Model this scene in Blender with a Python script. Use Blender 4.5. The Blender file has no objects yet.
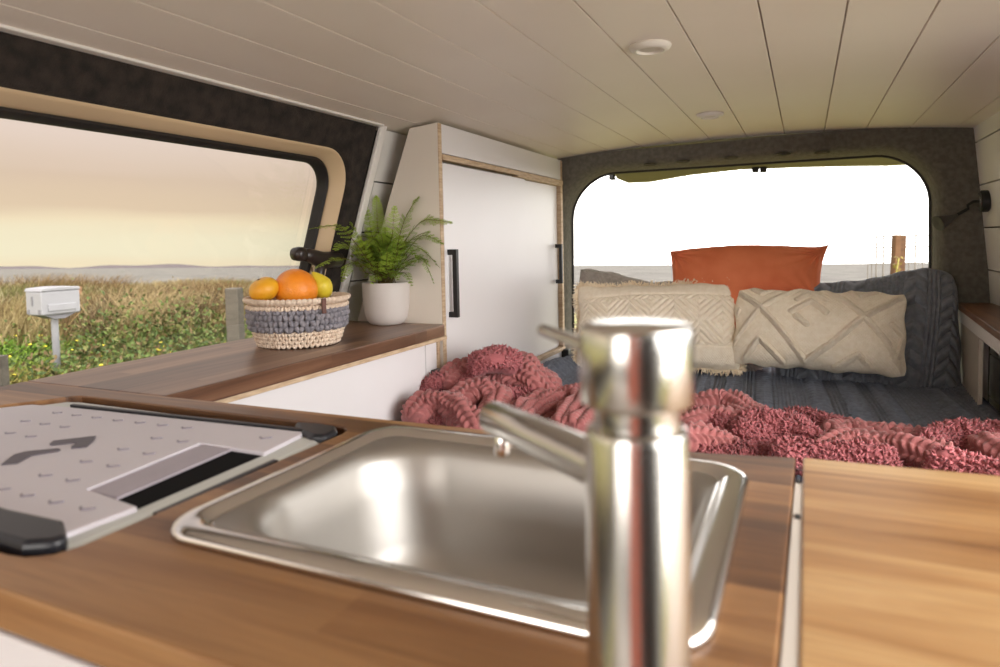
import bpy, bmesh, math, random
import numpy as np
from mathutils import Vector, Matrix

# ------------------------------------------------------------------ camera, sky, lamps, exposure
sc = bpy.context.scene
col = sc.collection
F, PX, PY = 667.0, 500.0, 278.0          # focal length and principal point in pixels of the 1000x667 frame
_d1 = Vector((305/F, (PY-235)/F, -1)).normalized()
_dn = Vector((250/11900, -1, -F/11900))
_up = -_dn; _up = (_up - _up.dot(_d1)*_d1).normalized()
_xx = _d1.cross(_up)
R = Matrix((_xx, _d1, _up))              # camera axes -> van axes
CAM = Vector((0, 0, 1.0))
cd = bpy.data.cameras.new('camera'); cam = bpy.data.objects.new('camera', cd); col.objects.link(cam)
cam.matrix_world = Matrix.Translation(CAM) @ R.to_4x4()
cd.sensor_width = 36; cd.lens = 36*F/1000; cd.shift_y = -(333.5-PY)/1000
cd.clip_start = .01; cd.clip_end = 20000
cd.dof.use_dof = True; cd.dof.focus_distance = 1.5; cd.dof.aperture_fstop = 5.6
sc.camera = cam
sc.view_settings.view_transform = 'Standard'; sc.view_settings.look = 'None'
sc.view_settings.gamma = 1; sc.view_settings.use_curve_mapping = False
sc.view_settings.exposure = 0.26

def srgb(r, g, b):
    return tuple(((c/255)/12.92 if c/255 <= .04045 else ((c/255+.055)/1.055)**2.4) for c in (r, g, b)) + (1,)
def make_world():
    w = bpy.data.worlds.new('sunset_sky'); sc.world = w; w.use_nodes = True
    nt = w.node_tree; N = nt.nodes; L = nt.links; N.clear()
    out = N.new('ShaderNodeOutputWorld'); bg = N.new('ShaderNodeBackground'); L.new(bg.outputs[0], out.inputs[0])
    tc = N.new('ShaderNodeTexCoord'); sep = N.new('ShaderNodeSeparateXYZ')
    L.new(tc.outputs['Generated'], sep.inputs[0])
    def math_(op, a, b=None, c=None):
        m = N.new('ShaderNodeMath'); m.operation = op
        for i, v in enumerate((a, b, c)):
            if v is None: continue
            if isinstance(v, (int, float)): m.inputs[i].default_value = v
            else: L.new(v, m.inputs[i])
        return m.outputs[0]
    # the van stands slightly nose-up: elevation is measured from the true horizon
    el = math_('ADD', sep.outputs[2], math_('MULTIPLY', sep.outputs[1], .039))
    mp = N.new('ShaderNodeMapping'); mp.inputs['Scale'].default_value = (2.2, 2.2, 26)
    L.new(tc.outputs['Generated'], mp.inputs[0])
    nz = N.new('ShaderNodeTexNoise'); nz.inputs['Scale'].default_value = 1.0; nz.inputs['Detail'].default_value = 3
    L.new(mp.outputs[0], nz.inputs[0])
    elw = math_('ADD', el, math_('MULTIPLY', math_('SUBTRACT', nz.outputs[0], .5), .045))
    r = N.new('ShaderNodeValToRGB'); cr = r.color_ramp
    L.new(math_('MULTIPLY', elw, 2.0), r.inputs[0])
    def q(*c): return tuple(x/1.20 for x in srgb(*c)[:3])
    stops = [(0.0, q(255, 240, 206)), (.03, q(255, 246, 214)), (.07, q(255, 246, 214)), (.115, q(253, 236, 202)), (.155, q(236, 213, 184)),
             (.23, q(230, 207, 184)), (.34, q(240, 221, 208)), (.45, q(240, 224, 216)), (.7, q(228, 216, 212)), (1, q(224, 216, 214))]
    cr.elements[0].position = 0; cr.elements[0].color = (*stops[0][1], 1)
    cr.elements[1].position = 1; cr.elements[1].color = (*stops[-1][1], 1)
    for p, c in stops[1:-1]:
        e = cr.elements.new(p); e.color = (*c, 1)
    # away from the setting sun the haze is plain bright white
    rr = N.new('ShaderNodeValToRGB'); rc = rr.color_ramp
    rc.elements[0].position = .0; rc.elements[0].color = (0, 0, 0, 1); rc.elements[1].position = .75; rc.elements[1].color = (1, 1, 1, 1)
    rc.elements[0].position = .22; rc.elements[1].position = .36
    L.new(math_('ADD', math_('MULTIPLY', sep.outputs[0], .5), .5), rr.inputs[0])
    nr = N.new('ShaderNodeMath'); nr.operation = 'MULTIPLY_ADD'
    mx = N.new('ShaderNodeMixRGB'); L.new(rr.outputs[0], mx.inputs[0]); L.new(r.outputs[0], mx.inputs[1])
    mx.inputs[2].default_value = (1.0, .98, .945, 1)
    L.new(mx.outputs[0], bg.inputs[0])
    bg.inputs[1].default_value = 1.0
    N.remove(nr)
    back = math_('MAXIMUM', math_('MULTIPLY', sep.outputs[1], -1.0), 0.0)
    L.new(math_('ADD', math_('ADD', math_('MULTIPLY', rr.outputs[0], 3.0), math_('MULTIPLY', back, 1.2)), 1.0), bg.inputs[1])
make_world()

def area(name, loc, target, sx, sy, power, color):
    d = bpy.data.lights.new(name, 'AREA'); d.shape = 'RECTANGLE'; d.size = sx; d.size_y = sy; d.energy = power; d.color = color
    o = bpy.data.objects.new(name, d); col.objects.link(o); o.location = loc
    o.rotation_euler = (Vector(target)-Vector(loc)).to_track_quat('-Z', 'Y').to_euler(); return o
area('daylight_open_side_door', (1.5, .55, 1.2), (-.5, 1.7, .95), 1.8, 1.4, 38, (1.0, .97, .95))
area('daylight_windscreen', (-.90, -3.2, 1.15), (-.3, 2.2, 1.0), 2.4, 1.5, 44, (1.0, .93, .86))

# ------------------------------------------------------------------ helpers
def ray(u, v): return R @ Vector(((u-PX)/F, (PY-v)/F, -1))
def at_z(u, v, z): r = ray(u, v); return CAM + r*((z-CAM.z)/r.z)
def at_y(u, v, y): r = ray(u, v); return CAM + r*(y/r.y)
def srgb(r, g, b):
    return tuple(((c/255)/12.92 if c/255 <= .04045 else ((c/255+.055)/1.055)**2.4) for c in (r, g, b)) + (1,)

def new_mat(name):
    m = bpy.data.materials.new(name); m.use_nodes = True
    return m, m.node_tree.nodes, m.node_tree.links, m.node_tree.nodes['Principled BSDF']
def basic(name, c, rough=.6, metal=0, c2=None, scale=8, bump=0, bscale=200, detail=3, stretch=(1, 1, 1), sheen=0, coat=0, aniso=0, spec=None, coord='Object'):
    m, N, L, b = new_mat(name)
    b.inputs['Roughness'].default_value = rough; b.inputs['Metallic'].default_value = metal
    b.inputs['Base Color'].default_value = c
    if spec is not None: b.inputs['Specular IOR Level'].default_value = spec
    if sheen: b.inputs['Sheen Weight'].default_value = sheen; b.inputs['Sheen Roughness'].default_value = .5; b.inputs['Sheen Tint'].default_value = c
    if coat: b.inputs['Coat Weight'].default_value = coat
    tc = N.new('ShaderNodeTexCoord'); mp = N.new('ShaderNodeMapping'); mp.inputs['Scale'].default_value = stretch
    L.new(tc.outputs[coord], mp.inputs[0])
    n = N.new('ShaderNodeTexNoise'); n.inputs['Scale'].default_value = scale; n.inputs['Detail'].default_value = detail
    L.new(mp.outputs[0], n.inputs[0])
    r = N.new('ShaderNodeValToRGB'); r.color_ramp.elements[0].color = c; r.color_ramp.elements[1].color = c2 or tuple([x*.9 for x in c[:3]]+[1])
    r.color_ramp.elements[0].position = .35; r.color_ramp.elements[1].position = .65
    L.new(n.outputs[0], r.inputs[0]); L.new(r.outputs[0], b.inputs['Base Color'])
    if bump:
        n2 = N.new('ShaderNodeTexNoise'); n2.inputs['Scale'].default_value = bscale; n2.inputs['Detail'].default_value = 3
        L.new(mp.outputs[0], n2.inputs[0])
        bp = N.new('ShaderNodeBump'); bp.inputs['Strength'].default_value = bump; bp.inputs['Distance'].default_value = .002
        L.new(n2.outputs[0], bp.inputs['Height']); L.new(bp.outputs[0], b.inputs['Normal'])
    return m
def attr_mat(name, rough=.7, sheen=0, bump=0, bscale=300, trans=0, spec=.3):
    m, N, L, b = new_mat(name)
    b.inputs['Roughness'].default_value = rough; b.inputs['Specular IOR Level'].default_value = spec
    a = N.new('ShaderNodeAttribute'); a.attribute_name = 'Col'; L.new(a.outputs['Color'], b.inputs['Base Color'])
    if sheen: b.inputs['Sheen Weight'].default_value = sheen
    if trans: b.inputs['Transmission Weight'].default_value = 0
    if bump:
        tc = N.new('ShaderNodeTexCoord'); n2 = N.new('ShaderNodeTexNoise'); n2.inputs['Scale'].default_value = bscale
        L.new(tc.outputs['Object'], n2.inputs[0])
        bp = N.new('ShaderNodeBump'); bp.inputs['Strength'].default_value = bump; bp.inputs['Distance'].default_value = .002
        L.new(n2.outputs[0], bp.inputs['Height']); L.new(bp.outputs[0], b.inputs['Normal'])
    return m
def wood(name, cols, swap=False, board=.045, length=.42, rough=.38, streak=1.0):
    """acacia staves: boards run along local x (or y when swap), each stave its own tone, with grain"""
    m, N, L, b = new_mat(name)
    tc = N.new('ShaderNodeTexCoord'); mp = N.new('ShaderNodeMapping')
    L.new(tc.outputs['Object'], mp.inputs[0])
    if swap: mp.inputs['Rotation'].default_value = (0, 0, math.pi/2)
    br = N.new('ShaderNodeTexBrick'); br.inputs['Scale'].default_value = 1; br.inputs['Mortar Size'].default_value = .0
    br.inputs['Brick Width'].default_value = length; br.inputs['Row Height'].default_value = board
    br.offset = .37; br.inputs['Color1'].default_value = (0, 0, 0, 1); br.inputs['Color2'].default_value = (1, 1, 1, 1)
    L.new(mp.outputs[0], br.inputs[0])
    m2 = N.new('ShaderNodeMapping'); m2.inputs['Scale'].default_value = (2.2, 26, 26); L.new(mp.outputs[0], m2.inputs[0])
    wn = N.new('ShaderNodeTexNoise'); wn.inputs['Scale'].default_value = 1.0; wn.inputs['Detail'].default_value = 5; wn.inputs['Roughness'].default_value = .6; wn.inputs['Distortion'].default_value = .9
    add = N.new('ShaderNodeVectorMath'); add.operation = 'ADD'; L.new(m2.outputs[0], add.inputs[0])
    mul = N.new('ShaderNodeVectorMath'); mul.operation = 'SCALE'; mul.inputs['Scale'].default_value = 7; L.new(br.outputs[0], mul.inputs[0]); L.new(mul.outputs[0], add.inputs[1])
    L.new(add.outputs[0], wn.inputs[0])
    mix = N.new('ShaderNodeMath'); mix.operation = 'MULTIPLY_ADD'; L.new(wn.outputs[0], mix.inputs[0]); mix.inputs[1].default_value = 1.1*streak
    sc_ = N.new('ShaderNodeMath'); sc_.operation = 'MULTIPLY_ADD'; L.new(br.outputs[0], sc_.inputs[0]); sc_.inputs[1].default_value = .55; sc_.inputs[2].default_value = -.33
    L.new(sc_.outputs[0], mix.inputs[2])
    r = N.new('ShaderNodeValToRGB'); cr = r.color_ramp
    cr.elements[0].position = .1; cr.elements[0].color = cols[0]; cr.elements[1].position = .85; cr.elements[1].color = cols[-1]
    for i, c in enumerate(cols[1:-1]):
        e = cr.elements.new(.1+.75*(i+1)/(len(cols)-1)); e.color = c
    L.new(mix.outputs[0], r.inputs[0])
    m3 = N.new('ShaderNodeMapping'); m3.inputs['Scale'].default_value = (14, 420, 420); L.new(mp.outputs[0], m3.inputs[0])
    fn = N.new('ShaderNodeTexNoise'); fn.inputs['Scale'].default_value = 1; fn.inputs['Detail'].default_value = 2; L.new(m3.outputs[0], fn.inputs[0])
    mm = N.new('ShaderNodeMixRGB'); mm.blend_type = 'MULTIPLY'; mm.inputs[0].default_value = .35
    L.new(r.outputs[0], mm.inputs[1]); L.new(fn.outputs[0], mm.inputs[2]); L.new(mm.outputs[0], b.inputs['Base Color'])
    b.inputs['Roughness'].default_value = rough
    bp = N.new('ShaderNodeBump'); bp.inputs['Strength'].default_value = .12; bp.inputs['Distance'].default_value = .001
    L.new(fn.outputs[0], bp.inputs['Height']); L.new(bp.outputs[0], b.inputs['Normal'])
    return m

def mesh_obj(name, V, Fc, m, parent=None, smooth=False, cols=None, loc=None):
    me = bpy.data.meshes.new(name)
    if isinstance(V, np.ndarray) and isinstance(Fc, np.ndarray):
        nv, nf, k = len(V), len(Fc), Fc.shape[1]
        me.vertices.add(nv); me.vertices.foreach_set('co', V.astype(np.float32).ravel())
        me.loops.add(nf*k); me.loops.foreach_set('vertex_index', Fc.astype(np.int32).ravel())
        me.polygons.add(nf); me.polygons.foreach_set('loop_start', np.arange(0, nf*k, k, dtype=np.int32))
        me.polygons.foreach_set('loop_total', np.full(nf, k, dtype=np.int32))
        me.update(calc_edges=True)
    else:
        me.from_pydata([tuple(v) for v in V], [], [tuple(f) for f in Fc]); me.update()
    if cols is not None:
        a = me.color_attributes.new('Col', 'FLOAT_COLOR', 'POINT')
        c = np.ones((len(V), 4), dtype=np.float32); c[:, :3] = cols; a.data.foreach_set('color', c.ravel())
    if smooth: me.polygons.foreach_set('use_smooth', np.ones(len(me.polygons), dtype=bool))
    me.materials.append(m)
    o = bpy.data.objects.new(name, me); col.objects.link(o)
    if parent: o.parent = parent
    if loc: o.location = loc
    return o
def bm_obj(name, bm, m, parent=None, smooth=False, bevel=0, seg=2, autosm=True):
    bmesh.ops.recalc_face_normals(bm, faces=bm.faces[:])
    if bevel:
        es = [e for e in bm.edges if len(e.link_faces) == 2 and e.calc_face_angle(0) > .6]
        bmesh.ops.bevel(bm, geom=es, offset=bevel, segments=seg, affect='EDGES', profile=.5)
    me = bpy.data.meshes.new(name); bm.to_mesh(me); bm.free()
    if smooth: me.polygons.foreach_set('use_smooth', np.ones(len(me.polygons), dtype=bool))
    me.materials.append(m)
    o = bpy.data.objects.new(name, me); col.objects.link(o)
    if parent: o.parent = parent
    return o
def box(bm, x0, x1, y0, y1, z0, z1):
    vs = [bm.verts.new(p) for p in ((x0, y0, z0), (x1, y0, z0), (x1, y1, z0), (x0, y1, z0), (x0, y0, z1), (x1, y0, z1), (x1, y1, z1), (x0, y1, z1))]
    for f in ((0, 3, 2, 1), (4, 5, 6, 7), (0, 1, 5, 4), (1, 2, 6, 5), (2, 3, 7, 6), (3, 0, 4, 7)): bm.faces.new([vs[i] for i in f])
    return vs
def boxo(name, b, m, parent=None, bevel=.001, seg=2):
    bm = bmesh.new(); box(bm, *b); return bm_obj(name, bm, m, parent, bevel=bevel, seg=seg)
def prism(bm, pts, axis, a0, a1):
    """closed outline (2D) extruded along axis 0/1/2 between a0 and a1"""
    def P(p, a):
        q = list(p); q.insert(axis, a); return q
    A = [bm.verts.new(P(p, a0)) for p in pts]; B = [bm.verts.new(P(p, a1)) for p in pts]
    bm.faces.new(A); bm.faces.new(B[::-1])
    for i in range(len(pts)):
        j = (i+1) % len(pts); bm.faces.new((A[i], B[i], B[j], A[j]))
def tube(path, rad, n=12, caps=True, rads=None):
    """verts, faces of a tube through a list of points"""
    P = [Vector(p) for p in path]; V = []; Fc = []
    up = Vector((0, 0, 1)); t0 = (P[1]-P[0]).normalized()
    if abs(t0.dot(up)) > .95: up = Vector((1, 0, 0))
    nrm = (up - up.dot(t0)*t0).normalized()
    for i, p in enumerate(P):
        t = (P[min(i+1, len(P)-1)]-P[max(i-1, 0)]).normalized()
        nrm = (nrm - nrm.dot(t)*t).normalized(); b = t.cross(nrm)
        r = rads[i] if rads else rad
        for k in range(n):
            a = 2*math.pi*k/n; V.append(p + (nrm*math.cos(a)+b*math.sin(a))*r)
    for i in range(len(P)-1):
        for k in range(n):
            k2 = (k+1) % n; Fc.append((i*n+k, i*n+k2, (i+1)*n+k2, (i+1)*n+k))
    if caps: Fc.append(tuple(range(n-1, -1, -1))); Fc.append(tuple((len(P)-1)*n+k for k in range(n)))
    return V, Fc
def tubeo(name, path, rad, m, parent=None, n=12, rads=None):
    V, Fc = tube(path, rad, n, True, rads); return mesh_obj(name, V, Fc, m, parent, smooth=True)
def lathe(prof, n=32, M=None):
    V = []; Fc = []
    for r, z in prof:
        for k in range(n):
            a = 2*math.pi*k/n; V.append(Vector((r*math.cos(a), r*math.sin(a), z)))
    for i in range(len(prof)-1):
        for k in range(n):
            k2 = (k+1) % n; Fc.append((i*n+k, i*n+k2, (i+1)*n+k2, (i+1)*n+k))
    Fc.append(tuple(range(n-1, -1, -1))); Fc.append(tuple((len(prof)-1)*n+k for k in range(n)))
    if M: V = [M @ v for v in V]
    return V, Fc
def latheo(name, prof, m, parent=None, n=32, M=None, smooth=True):
    V, Fc = lathe(prof, n, M); o = mesh_obj(name, V, Fc, m, parent, smooth=smooth); edge_split(o); return o
def edge_split(o, ang=35):
    md = o.modifiers.new('edges', 'EDGE_SPLIT'); md.split_angle = math.radians(ang)
def thing(name, label, cat, loc=(0, 0, 0), group=None):
    o = bpy.data.objects.new(name, None); col.objects.link(o); o.location = loc; o.empty_display_size = .05
    return tag(o, label, cat, group)
def tag(o, label, cat, group=None, kind=None):
    o['label'] = label; o['category'] = cat
    if group: o['group'] = group
    if kind: o['kind'] = kind
    return o
def setting(o, label=None, cat=None):
    o['kind'] = 'structure'
    if label: o['label'] = label
    if cat: o['category'] = cat
    return o
def rrect(x0, x1, y0, y1, r, n=8):
    """rounded rectangle outline, counter-clockwise, 4*(n+1) points; r one radius or four (BL, BR, TR, TL)"""
    if not isinstance(r, (tuple, list)): r = (r,)*4
    P = []
    for (cx, cy, a0, rr) in ((x0, y0, 180, r[0]), (x1, y0, 270, r[1]), (x1, y1, 0, r[2]), (x0, y1, 90, r[3])):
        ox = cx + rr if cx == x0 else cx - rr; oy = cy + rr if cy == y0 else cy - rr
        for k in range(n+1):
            a = math.radians(a0+90*k/n); P.append((ox+rr*math.cos(a), oy+rr*math.sin(a)))
    return P
def loops_mesh(loops, close_last=True, close_first=False):
    V = []; Fc = []; n = len(loops[0])
    for l in loops: V += [Vector(p) for p in l]
    for i in range(len(loops)-1):
        for k in range(n):
            k2 = (k+1) % n; Fc.append((i*n+k, i*n+k2, (i+1)*n+k2, (i+1)*n+k))
    if close_last: Fc.append(tuple((len(loops)-1)*n+k for k in range(n)))
    if close_first: Fc.append(tuple(range(n-1, -1, -1)))
    return V, Fc

# ------------------------------------------------------------------ materials
W_COUNTER = wood('acacia_counter', [srgb(74, 46, 28), srgb(112, 75, 46), srgb(142, 99, 62), srgb(172, 128, 84)], streak=1.15)
W_RIGHT = wood('acacia_counter_pale', [srgb(112, 74, 42), srgb(158, 112, 68), srgb(186, 140, 90), srgb(212, 172, 120)], streak=1.15)
W_LEDGE = wood('acacia_ledge', [srgb(78, 52, 38), srgb(116, 82, 62), srgb(142, 106, 82), srgb(168, 130, 102)], swap=True, rough=.32)
PAINT = basic('white_painted_board', srgb(226, 222, 218), .45, c2=srgb(222, 217, 212), scale=4)
PAINT_C = basic('cream_painted_ceiling', srgb(232, 221, 211), .42, c2=srgb(229, 217, 206), scale=3)
CAB = basic('white_cabinet_laminate', srgb(226, 222, 224), .35, c2=srgb(223, 219, 220), scale=3)
CABSIDE = basic('cream_cabinet_panel', srgb(222, 212, 200), .5, c2=srgb(217, 206, 193), scale=3)
PLY = basic('plywood_edge', srgb(205, 180, 150), .6, c2=srgb(178, 150, 120), scale=30, stretch=(1, 1, 6))
BLACK = basic('black_powder_coat', srgb(22, 21, 22), .45)
RUBBER = basic('black_rubber', srgb(24, 20, 20), .6, c2=srgb(34, 28, 26), scale=20)
CARPET = basic('charcoal_carpet_lining', srgb(106, 101, 92), .95, c2=srgb(90, 86, 78), scale=70, bump=.9, bscale=420, sheen=.3)
CARPET_D = basic('black_brown_carpet_lining', srgb(52, 43, 37), .95, c2=srgb(26, 21, 18), scale=40, detail=6, bump=.9, bscale=420, sheen=.25)
TRIM = basic('tan_window_trim', srgb(212, 186, 150), .5, c2=srgb(202, 176, 142), scale=4)
STEEL = basic('brushed_steel', (.62, .60, .57, 1), .22, 1.0, c2=(.58, .56, .53, 1), scale=6)
STEEL_S = basic('satin_sink_steel', (.48, .455, .425, 1), .44, 1.0, c2=(.44, .42, .395, 1), scale=5)
STEEL_R = basic('polished_sink_rim', (.78, .76, .74, 1), .16, 1.0, c2=(.75, .73, .71, 1), scale=5)

# ------------------------------------------------------------------ the van shell
DARKSHELL = basic('grey_outer_shell', srgb(120, 118, 116), .5)
def shell():
    # floor
    o = boxo('floor', (-1.15, .62, -1.6, 2.40, -.06, 0), basic('grey_vinyl_floor', srgb(140, 130, 120), .5, c2=srgb(128, 118, 108), scale=6)); setting(o)
    # ceiling of tongue-and-groove boards with open V grooves, gently crowned
    def cz(x):
        t = (x+.19)/.72; return 1.338 - .040*abs(t)**2.2
    bm = bmesh.new()
    gx = [-1.02+.118*0]
    edges = []
    x = -.063-.118*8
    while x < .56:
        edges.append(x); x += .118
    edges[0] = -1.045; edges[-1] = .50
    for a, b in zip(edges[:-1], edges[1:]):
        g = .0016
        vs = []
        xs = [a, a+g, a+(b-a)*.33, a+(b-a)*.67, b-g, b]
        zs = [cz(a)+.006, cz(a+g), cz(xs[2]), cz(xs[3]), cz(b-g), cz(b)+.006]
        for y in (-1.5, 2.44):
            vs.append([bm.verts.new((xx, y, zz)) for xx, zz in zip(xs, zs)])
            vs.append([bm.verts.new((xx, y, 1.40)) for xx in xs])
        for i in range(5):
            bm.faces.new((vs[0][i], vs[0][i+1], vs[2][i+1], vs[2][i])); bm.faces.new((vs[1][i], vs[3][i], vs[3][i+1], vs[1][i+1]))
            bm.faces.new((vs[0][i], vs[1][i], vs[1][i+1], vs[0][i+1])); bm.faces.new((vs[2][i], vs[2][i+1], vs[3][i+1], vs[3][i]))
        bm.faces.new((vs[0][0], vs[2][0], vs[3][0], vs[1][0])); bm.faces.new((vs[0][5], vs[1][5], vs[3][5], vs[2][5]))
    setting(bm_obj('ceiling', bm, PAINT_C))
    o = boxo('trim_1', (-.966, -.945, -1.0, 1.40, 1.289, 1.2955), PAINT, bevel=.003); setting(o)
    # roof skin
    setting(boxo('trim_2', (-1.2, .68, -1.6, 2.50, 1.402, 1.43), DARKSHELL, bevel=.004))
    # right wall of horizontal shiplap boards
    bm = bmesh.new(); n = 0; z = -.0
    def rx(z): return .503 - .055*max(0, (z-.8)/.55)
    z = .008
    while z < 1.36:
        z1 = min(z+.1235, 1.372)
        prism(bm, [(rx(z), z+.001), (rx(z)+.02, z+.001), (rx(z1)+.02, z1-.001), (rx(z1), z1-.001)], 1, 1.30, 2.41)
        z += .1255
    setting(bm_obj('wall_right', bm, PAINT))
    gb = basic('black_gap_backing', srgb(20, 19, 19), .9)
    bm = bmesh.new(); prism(bm, [(rx(0)+.0205, -.05), (rx(.8)+.0205, .8), (rx(1.4)+.0205, 1.4), (.60, 1.4), (.60, -.05)], 1, 1.28, 2.46)
    setting(bm_obj('trim_3', bm, gb))
    # left wall, shiplap boards beside the tall cabinet; leans inward with height
    def lx(z): return -1.13 + .164/.506*(z-.79)
    bm = bmesh.new(); z = .0
    while z < 1.30:
        z1 = min(z+.127, 1.33)
        prism(bm, [(lx(z), z+.001), (lx(z)-.02, z+.001), (lx(z1)-.02, z1-.001), (lx(z1), z1-.001)], 1, 1.44, 2.41)
        z += .129
    setting(bm_obj('wall_left', bm, PAINT))
    bm = bmesh.new(); prism(bm, [(lx(0)-.0205, 0), (lx(0)-.05, 0), (lx(1.34)-.05, 1.34), (lx(1.34)-.0205, 1.34)], 1, 1.40, 2.50)
    setting(bm_obj('trim_5', bm, bpy.data.materials['black_gap_backing']))
    bm = bmesh.new(); prism(bm, [(lx(0)-.003, 0), (lx(0)-.055, 0), (lx(.66)-.055, .66), (lx(.66)-.003, .66)], 1, -1.5, 1.40)
    setting(bm_obj('trim_6', bm, DARKSHELL))
    # white batten along the edge of the carpeted window surround
    bm = bmesh.new()
    prism(bm, [(1.392, .79), (1.416, .79), (1.424, 1.300), (1.400, 1.300)], 0, 0, .012)
    for v in bm.verts: v.co.x += lx(v.co.z) + .002
    setting(bm_obj('trim_4', bm, PAINT, bevel=.003))
    return lx, cz
lx, cz = shell()

# --- side window in the left wall: carpeted surround, tan trim, rubber seal, glass
def side_window():
    def W(y, z, off): return Vector((lx(z)+off, y, z))
    root = thing('window_1', 'wide side window over the wooden ledge with a tan trim and black rubber seal', 'window'); root['kind'] = 'structure'
    # carpet surround: outer polygon with rounded opening, as a loop strip
    n = 10
    inner = rrect(-1.2, 1.342, .66, 1.226, (.05, .10, .095, .05), n)
    outer = []
    cx, cy = .1, .95
    for i, (y, z) in enumerate(inner):
        k = i//(n+1)
        f = (i % (n+1))/n
        oy0 = -1.5; oy1 = 1.398
        if k == 0: p = (oy0, .3) if f > .5 else (oy0, z)
        elif k == 1: p = (1.36, .3) if f < .5 else (oy1, z)
        elif k == 2: p = (y, 1.30) if f > .3 else (oy1, z if f < .15 else 1.30)
        else: p = (oy0, 1.30)
        outer.append(p)
    loops = [[W(y, z, -.10) for y, z in outer], [W(y, z, .0) for y, z in outer]]
    c = (.1, .95)
    def sh(d): return rrect(-1.2-d, 1.342+d, .66-d, 1.226+d, (.05+d, .10+d, .095+d, .05+d), n)
    loops += [[W(y, z, .004) for y, z in sh(.006)], [W(y, z, -.002) for y, z in sh(.0)], [W(y, z, -.016) for y, z in sh(-.003)]]
    loops += [[W(y, z, -.016) for y, z in sh(.0)], [W(y, z, -.10) for y, z in sh(.0)]]
    V, Fc = loops_mesh(loops, close_last=False)
    m = len(loops[0]); L = len(loops)
    Fc += [((L-1)*m+k, (L-1)*m+(k+1) % m, (k+1) % m, k) for k in range(m)]
    o = mesh_obj('carpet_surround', V, Fc, CARPET_D, root, smooth=True); edge_split(o, 40)
    # tan trim: a sloping reveal
    prof = [(-.001, -.010), (-.004, -.010), (-.008, -.015), (-.018, -.042), (-.021, -.050), (-.019, -.075), (-.001, -.078)]
    def trim(name, prof, mat):
        lp = [[W(y, z, o_) for y, z in sh(d)] for d, o_ in prof]
        V, Fc = loops_mesh(lp, close_last=False); L = len(lp)
        Fc += [((L-1)*m+k, (L-1)*m+(k+1) % m, (k+1) % m, k) for k in range(m)]
        o = mesh_obj(name, V, Fc, mat, root, smooth=True); edge_split(o, 40); return o
    trim('window_frame', prof, TRIM)
    trim('window_seal', [(-.020, -.046), (-.025, -.043), (-.030, -.048), (-.031, -.074), (-.020, -.076)], RUBBER)
    # glass pane (clear)
    g, N, L_, b = new_mat('clear_window_glass'); N.clear()
    out = N.new('ShaderNodeOutputMaterial'); mix = N.new('ShaderNodeMixShader'); tr = N.new('ShaderNodeBsdfTransparent'); gl = N.new('ShaderNodeBsdfGlossy')
    tr.inputs[0].default_value = (.97, .965, .955, 1); gl.inputs['Roughness'].default_value = .02
    fr = N.new('ShaderNodeFresnel'); fr.inputs[0].default_value = 1.25
    L_.new(fr.outputs[0], mix.inputs[0]); L_.new(tr.outputs[0], mix.inputs[1]); L_.new(gl.outputs[0], mix.inputs[2]); L_.new(mix.outputs[0], out.inputs[0])
    o_ = sh(-.030)
    V, Fc = loops_mesh([[W(y, z, -.068) for y, z in o_], [W(y, z, -.064) for y, z in o_]], True, True)
    mesh_obj('window_glass', V, Fc, g, root)
side_window()

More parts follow.
